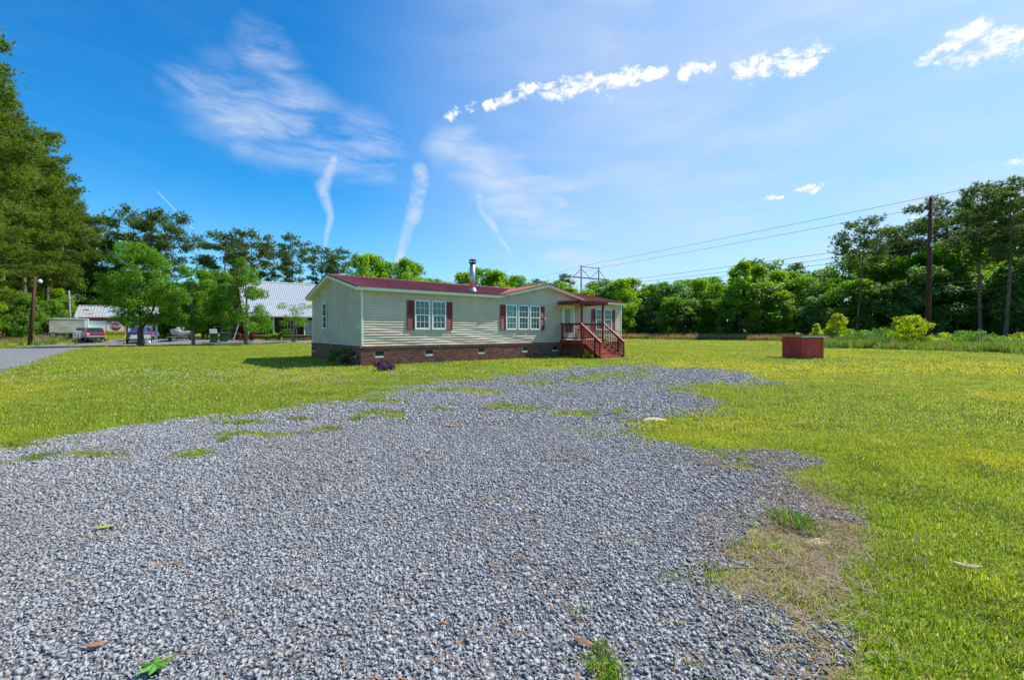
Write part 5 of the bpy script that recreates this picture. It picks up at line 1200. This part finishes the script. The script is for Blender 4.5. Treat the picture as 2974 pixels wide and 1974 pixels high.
# pine models
PN = [pine(50, 27, 5.0, 8, 5200, PINE, .42, .30, w=.036), pine(51, 24, 5.0, 7.5, 4800, PINE, .42, .27, w=.036), pine(52, 21, 4.2, 7, 4200, PINE, .40, .24, w=.036)]
PF = [pine(60, 22, 4.8, 11, 2600, PINE_FAR, .46, .24, True, 10, .05, puff=.42), pine(61, 21, 3.6, 11, 1250, PINE_FAR, .46, .22, True, 10, .05, puff=.34), pine(62, 17, 4.2, 11.0, 1300, PINE_FAR, .42, .20, True, 10, .045, lean=1.2, puff=.38), pine(63, 20, 3.0, 8, 2200, PINE_FAR, .42, .2, False, 10, .045)]
def ph(top_y, depth): return (962 - top_y) / FPX * depth + CAMH
def pine_at(m, px, depth, top, h0, label, group, wide=1.0):
    p = at(px, depth); s = (ph(top, depth) - p[2]) / h0; return plant_tree('pine_tree', label, m, p, U(0, 6), (s * wide, s * wide, s), 'tree', group)
LP_ = 'tall dense pine in the row behind the leaning lamp pole'; GP_ = 'pines behind the lamp pole'
for k, (m, px, d, top) in enumerate(((0, -160, 40, -60), (0, -75, 46, 150), (1, 5, 50, 300), (0, -140, 52, 110), (1, 75, 55, 385), (2, 135, 59, 470), (1, -20, 60, 330), (2, 185, 65, 560), (2, 238, 71, 640), (1, 110, 68, 500), (0, -260, 46, 20), (2, 200, 74, 610), (1, 50, 70, 440), (1, -330, 58, 60))):
    pine_at(PN[m], px, d, top, (27, 24, 21)[m], LP_, GP_, 1.0)
pine_at(PN[2], -75, 34, 600, 21, 'low-limbed pine with boughs drooping over the bank at the lane', None, 1.7)
for k, (m, px, d, top, wd, lab) in enumerate(((0, 395, 74, 625, 1.1, 'broad flat-topped pine behind the largest lawn tree'), (0, 487, 74, 632, .95, 'open-limbed pine standing right of the broad flat-topped pine'), (0, 660, 92, 692, 1.15, 'dense wide pine behind the narrow pointed lawn tree'), (0, 735, 95, 684, 1.0, 'dense dark pine beside the wide pine behind the lawn tree'))):
    pine_at(PF[m], px, d, top, 22, lab, None, wd)
for px, d, top, m, lab in ((800, 92, 708, 1, 'slim pine with bare trunk left of the white roof ridge'), (855, 90, 690, 1, 'slim pine with bare trunk right above the white roof'), (935, 84, 722, 1, 'pine standing just behind the gable of the beige home'), (985, 86, 730, 1, 'rounded pine beside the pine behind the gable')):
    pine_at(PF[m], px, d, top, 21, lab, None, 1.0 if px < 900 else 1.15)
# broadleaf models for the woods
DB = [decid(70, 12, 4.0, 1.2, 10500, .32, LEAF_MID, BARK, .2, 'tall', False, 95), decid(71, 13, 3.6, 1.0, 10500, .32, LEAF_BRIGHT, BARKGREY, .2, 'tall', False, 95), decid(72, 11, 4.3, .9, 11000, .33, LEAF_DARK, BARK, .2, 'round', False, 100), decid(73, 10, 4.0, .5, 10500, .32, LEAF_BLUE, BARKGREY, .18, 'tall', False, 95), decid(74, 14, 3.1, 1.5, 9500, .31, LEAF_BRIGHT, BARK, .2, 'cone', False, 80), decid(75, 7, 3.2, .2, 8500, .28, LEAF_DARK, BARK, .12, 'round', False, 80)]
DH = [12, 13, 11, 10, 14, 7]
def wood(name, m, p, h, label, group, wide=1.0, cat='tree'):
    s = h / DH[m]; plant_tree(name, label, DB[m], p, U(0, 6.28), (s * wide, s * wide, s), cat, group)
# wood beyond the pump house edge: rows along a line that comes nearer to the right
def edge(t): return np.array([20 + 54 * t, 101 - 52 * t])
top_at = [(1800, 832), (1900, 835), (2000, 815), (2100, 822), (2150, 770), (2230, 775), (2300, 800), (2400, 790), (2480, 757), (2600, 722), (2700, 716), (2850, 715), (2974, 695), (3300, 680)]
def skyline(px): return float(np.interp(px, [q[0] for q in top_at], [q[1] for q in top_at]))
for row, (n, off, kf) in enumerate(((21, 0, .72), (19, 6.0, .95), (17, 13.0, 1.0))):
    for k in range(n):
        t = -.02 + 1.22 * (k + .5 * (row % 2)) / n + U(-.012, .012); e = edge(t) + np.array([.69, .72]) * (off + U(-1.5, 1.5)); px = CXP + FPX * e[0] / e[1]
        h = ph(skyline(px), e[1]) * kf * U(.86, 1.08); m = rt.choice([0, 1, 2, 3, 4, 2, 0]) if row else rt.choice([2, 3, 0, 5, 1, 3])
        wood('broadleaf_tree', m, (e[0], e[1], gzf(*e)), h, ('leafy tree on the front edge of the wood beyond the pump house', 'leafy tree in the middle of the wood beyond the pump house', 'tall leafy tree at the back of the wood beyond the pump house')[row], ('front trees of the wood beyond the pump house', 'middle trees of the wood beyond the pump house', 'back trees of the wood beyond the pump house')[row], 1.25 if row == 0 else 1.1)
wood('broadleaf_tree', 4, at(2150, 78), ph(760, 78), 'tall pale green spire-shaped tree rising above the wood', None, 1.1)
wood('broadleaf_tree', 4, at(2205, 80), ph(768, 80), 'second pale green spire-shaped tree rising above the wood', None, 1.0)
for px, d, top, m, lab in ((2485, 66, 655, 2, 'crooked pine with a bare grey trunk and one leaning limb'), (2745, 70, 590, 0, 'wide pine behind the brown utility pole'), (2850, 56.5, 550, 1, 'tall bare-trunked pine right of the utility pole'), (2918, 54, 532, 1, 'tallest bare-trunked pine in the wood beyond the pump house'), (2670, 76, 645, 3, 'shaded pine left of the utility pole'), (2790, 72, 600, 3, 'dense pine between the utility pole and the tall bare-trunked pines'), (2600, 76, 692, 3, 'short dark pine between the crooked pine and the shaded pine'), (2955, 68, 585, 3, 'dense dark pine behind the tallest bare-trunked pine'), (2560, 80, 705, 0, 'wide low pine just past the crooked pine'), (3030, 55, 560, 1, 'tall pine at the end of the wood past the utility pole')):
    pine_at(PF[m], px, d, top, (22, 21, 17, 20)[m], lab, None, 1.15 if m != 2 else 1.0)
for px, d, top in ((2310, 100, 770), (2270, 110, 790), (2080, 120, 815), (2150, 122, 812), (1890, 125, 830), (1640, 135, 800), (1560, 140, 815), (1720, 138, 822), (1800, 130, 815)):
    pine_at(PF[3], px, d, top, 20, 'distant pine top above the far tree line', 'distant pines', 1.3)
# trees behind the home
for px, d, top, m, w in ((1045, 58, 752, 1, .8), (1090, 60, 748, 1, .9), (1130, 62, 770, 0, .9), (1185, 58, 758, 1, .85), (1215, 60, 770, 1, .7), (1260, 70, 815, 0, .9), (1345, 72, 795, 1, 1.0), (1400, 74, 786, 0, 1.1), (1450, 72, 792, 1, 1.1), (1500, 76, 806, 0, 1.0), (1300, 74, 822, 1, 1.0)):
    wood('broadleaf_tree', m, at(px, d), ph(top, d), 'bright leafy tree showing above the maroon roof', 'trees behind the home', w)
for px, d, top, m in ((1560, 95, 838, 2), (1610, 100, 822, 2), (1660, 92, 838, 1), (1705, 95, 846, 1), (1760, 96, 835, 3), (1800, 92, 815, 1), (1840, 98, 812, 1), (1750, 110, 820, 2), (1530, 100, 830, 3)):
    wood('broadleaf_tree', m, at(px, d), ph(top, d), 'leafy tree in the far line beyond the right end of the home', 'far trees beyond the home', 1.25)
# dark trees behind the left yard
for px, d, top, m, w in ((640, 66, 800, 2, 1.0), (690, 68, 815, 3, 1.0), (590, 68, 830, 2, 1.0), (330, 70, 820, 2, 1.2), (270, 70, 800, 2, 1.2), (450, 72, 835, 2, 1.2), (520, 70, 840, 3, 1.2), (380, 74, 800, 2, 1.3), (215, 66, 830, 3, 1.0), (750, 80, 830, 2, 1.2), (820, 84, 840, 3, 1.2), (900, 78, 835, 2, 1.2), (980, 74, 830, 3, 1.1), (300, 78, 790, 2, 1.2), (240, 74, 780, 2, 1.1), (560, 80, 835, 2, 1.2), (650, 84, 820, 2, 1.3), (480, 82, 830, 3, 1.3)):
    wood('broadleaf_tree', m, at(px, d), ph(top, d), 'dark shaded tree behind the garage and the brick house', 'dark trees behind the yard', w)
for px, d, top, m, w in ((20, 58, 815, 1, 1.1), (70, 60, 800, 1, 1.0), (120, 61, 820, 1, 1.0), (165, 62, 850, 1, 1.0), (190, 63, 870, 1, 1.0), (-40, 54, 780, 1, 1.2), (40, 59, 850, 5, 1.3), (110, 59, 900, 5, 1.2), (150, 62, 905, 5, 1.2), (10, 62, 740, 0, 1.2), (90, 66, 740, 0, 1.2), (160, 68, 760, 2, 1.2), (-100, 50, 800, 1, 1.2), (-20, 51, 870, 5, 1.1), (30, 55, 900, 5, .9), (-5, 50, 830, 1, 1.1), (45, 51.5, 870, 5, 1.0), (-70, 48, 800, 1, 1.2), (130, 56, 890, 5, 1.0)):
    wood('broadleaf_tree', m, at(px, d), ph(top, d), 'bright sapling in the thicket under the pines behind the lamp pole', 'saplings under the roadside pines', w)

# ------------------------------------------------------------------ shrubs and small plants
def shrub(name, label, seed, p, h, rad, nleaf, size, leaf, shape='round', group=None, stems=4, nc=46):
    plant_tree(name, label, decid(seed, h, rad, h * .12, nleaf, size, leaf, BARK, min(.03, h * .018), shape, False, nc, stems), p, U(0, 6), 1, 'shrub', group)
shrub('green_bush', 'rounded vivid yellow-green bush beside the utility pole', 80, at(2643, 38), 2.9, 1.35, 4600, .13, LEAF_YELLOW, 'round')
shrub('green_bush', 'yellow-green pointed bush at the foot of the wood', 81, at(2430, 46), 3.0, 1.5, 3600, .15, LEAF_YELLOW, 'cone')
shrub('green_bush', 'small yellow bush peeping over the pump house roof', 82, at(2372, 44), 2.1, .8, 1800, .13, LEAF_YELLOW, 'cone')
for k in range(26):
    t = k / 25; px = 2400 + 640 * t; d = 44 - 12 * t + U(-1.5, 2.5); 
    if abs(px - 2643) < 35: continue
    shrub('weedy_bush', 'low weedy grey-green bush along the ditch bank', 90 + k, at(px, d), U(.8, 1.7), U(.8, 1.4), 1500, .10, rt.choice([LEAF_MID, LEAF_YELLOW, LEAF_BLUE, LEAF_MID]), 'round', 'weedy bushes along the bank', 3, 24)
def rows(n, f, seed):
    r = np.random.default_rng(seed); return f(r, n)
def weeds():
    tan = [blades(400 + i, 40, .35, .5, 1.35, .012, .18, DRYGRASS, 'weed') for i in range(3)]; grn = [blades(410 + i, 46, .4, .3, .9, .018, .35, GRASSTALL, 'weed') for i in range(3)]
    r = np.random.default_rng(3); P, I = [], []
    n = 5200; t = r.uniform(-.1, 1.0, n); e0 = np.array([20., 101.]); base = e0 + np.stack([54 * t, -52 * t], 1); off = r.uniform(-9, -2.0, n)[:, None] * np.array([.69, .72]); q = base + off
    px = CXP + FPX * q[:, 0] / q[:, 1]; i = np.where((px < 2330) & (r.uniform(size=n) < .72), r.integers(0, 3, n), r.integers(3, 6, n)); P.append(q); I.append(i)
    n = 2600; t = r.uniform(0, 1, n); px = 2380 + 700 * t; d = 42.5 - 12.5 * t + r.normal(0, 1.2, n); P.append(np.stack([(px - CXP) / FPX * d, d], 1)); I.append(r.choice([3, 4, 5, 0], n, p=[.33, .33, .32, .02]))
    n = 900; x, y = r.normal(-61, 6, n), r.normal(51, 3.5, n); P.append(np.stack([x, y], 1)); I.append(r.choice([0, 3, 4], n, p=[.3, .35, .35]))
    P = np.concatenate(P); I = np.concatenate(I); n = len(P); s = r.uniform(.55, 1.1, n)
    s[-900:] *= .6
    scatter('tall_weeds', np.stack([P[:, 0], P[:, 1], gz(P[:, 0], P[:, 1])], 1), np.stack([np.zeros(n), np.zeros(n), r.uniform(0, 6, n)], 1), s[:, None] * np.ones(3), I, tan + grn, 'tall dry and green weeds along the edge of the wood', 'weeds')
weeds()
# plants at the home
shrub('purple_plant', 'low dark purple trailing plant in front of the brick skirting', 130, tuple(ground(1117, 1076)), .30, .45, 900, .075, LEAF_PURPLE, 'round', None, 5, 18)
shrub('dark_bush', 'small dark green bush in the shade of the gable wall', 131, hloc(-.45, 1.5), .75, .5, 1300, .085, LEAF_DARK, 'round', None, 4, 18)
shrub('weed_plant', 'thin reddish weed at the brick corner of the home', 132, hloc(-.28, .35), .42, .22, 200, .06, LEAF_RED, 'vase', None, 4, 8)
shrub('green_plant', 'leafy green vine beside the porch steps', 133, hloc(14.9, -.7), 1.25, .5, 900, .09, LEAF_YELLOW, 'tall', None, 3, 16)
shrub('weed_plant', 'low green weeds growing beneath the porch steps', 134, hloc(12.9, -1.2), .30, .6, 500, .07, LEAF_YELLOW, 'round', None, 4, 14)
shrub('weed_plant', 'small bright green weed at the bottom of the gravel', 135, tuple(ground(1765, 1968)), .05, .08, 120, .022, LEAF_BRIGHT, 'round', None, 4, 8)
shrub('weed_plant', 'spindly weed at the gravel edge by the lawn', 136, tuple(ground(2150, 1345)), .16, .09, 70, .018, LEAF_MID, 'vase', None, 4, 6)
for k, (px, lab) in enumerate(((702, 'bronze-red leafy plant left of the narrow lawn tree trunk'), (733, 'bronze-red leafy plant right of the narrow lawn tree trunk'))): shrub('red_plant', lab, 140 + k, at(px, 52.5), 1.0, .7, 500, .22, LEAF_RED, 'vase', None, 3, 12)
for k, px in enumerate((785, 808)): shrub('broad_leaf_plant', 'clump of broad green leaves in front of the brick porch', 143 + k, at(px, 54.5), .85, .7, 420, .30, LEAF_BRIGHT, 'vase', 'green clumps by the porch', 3, 12)
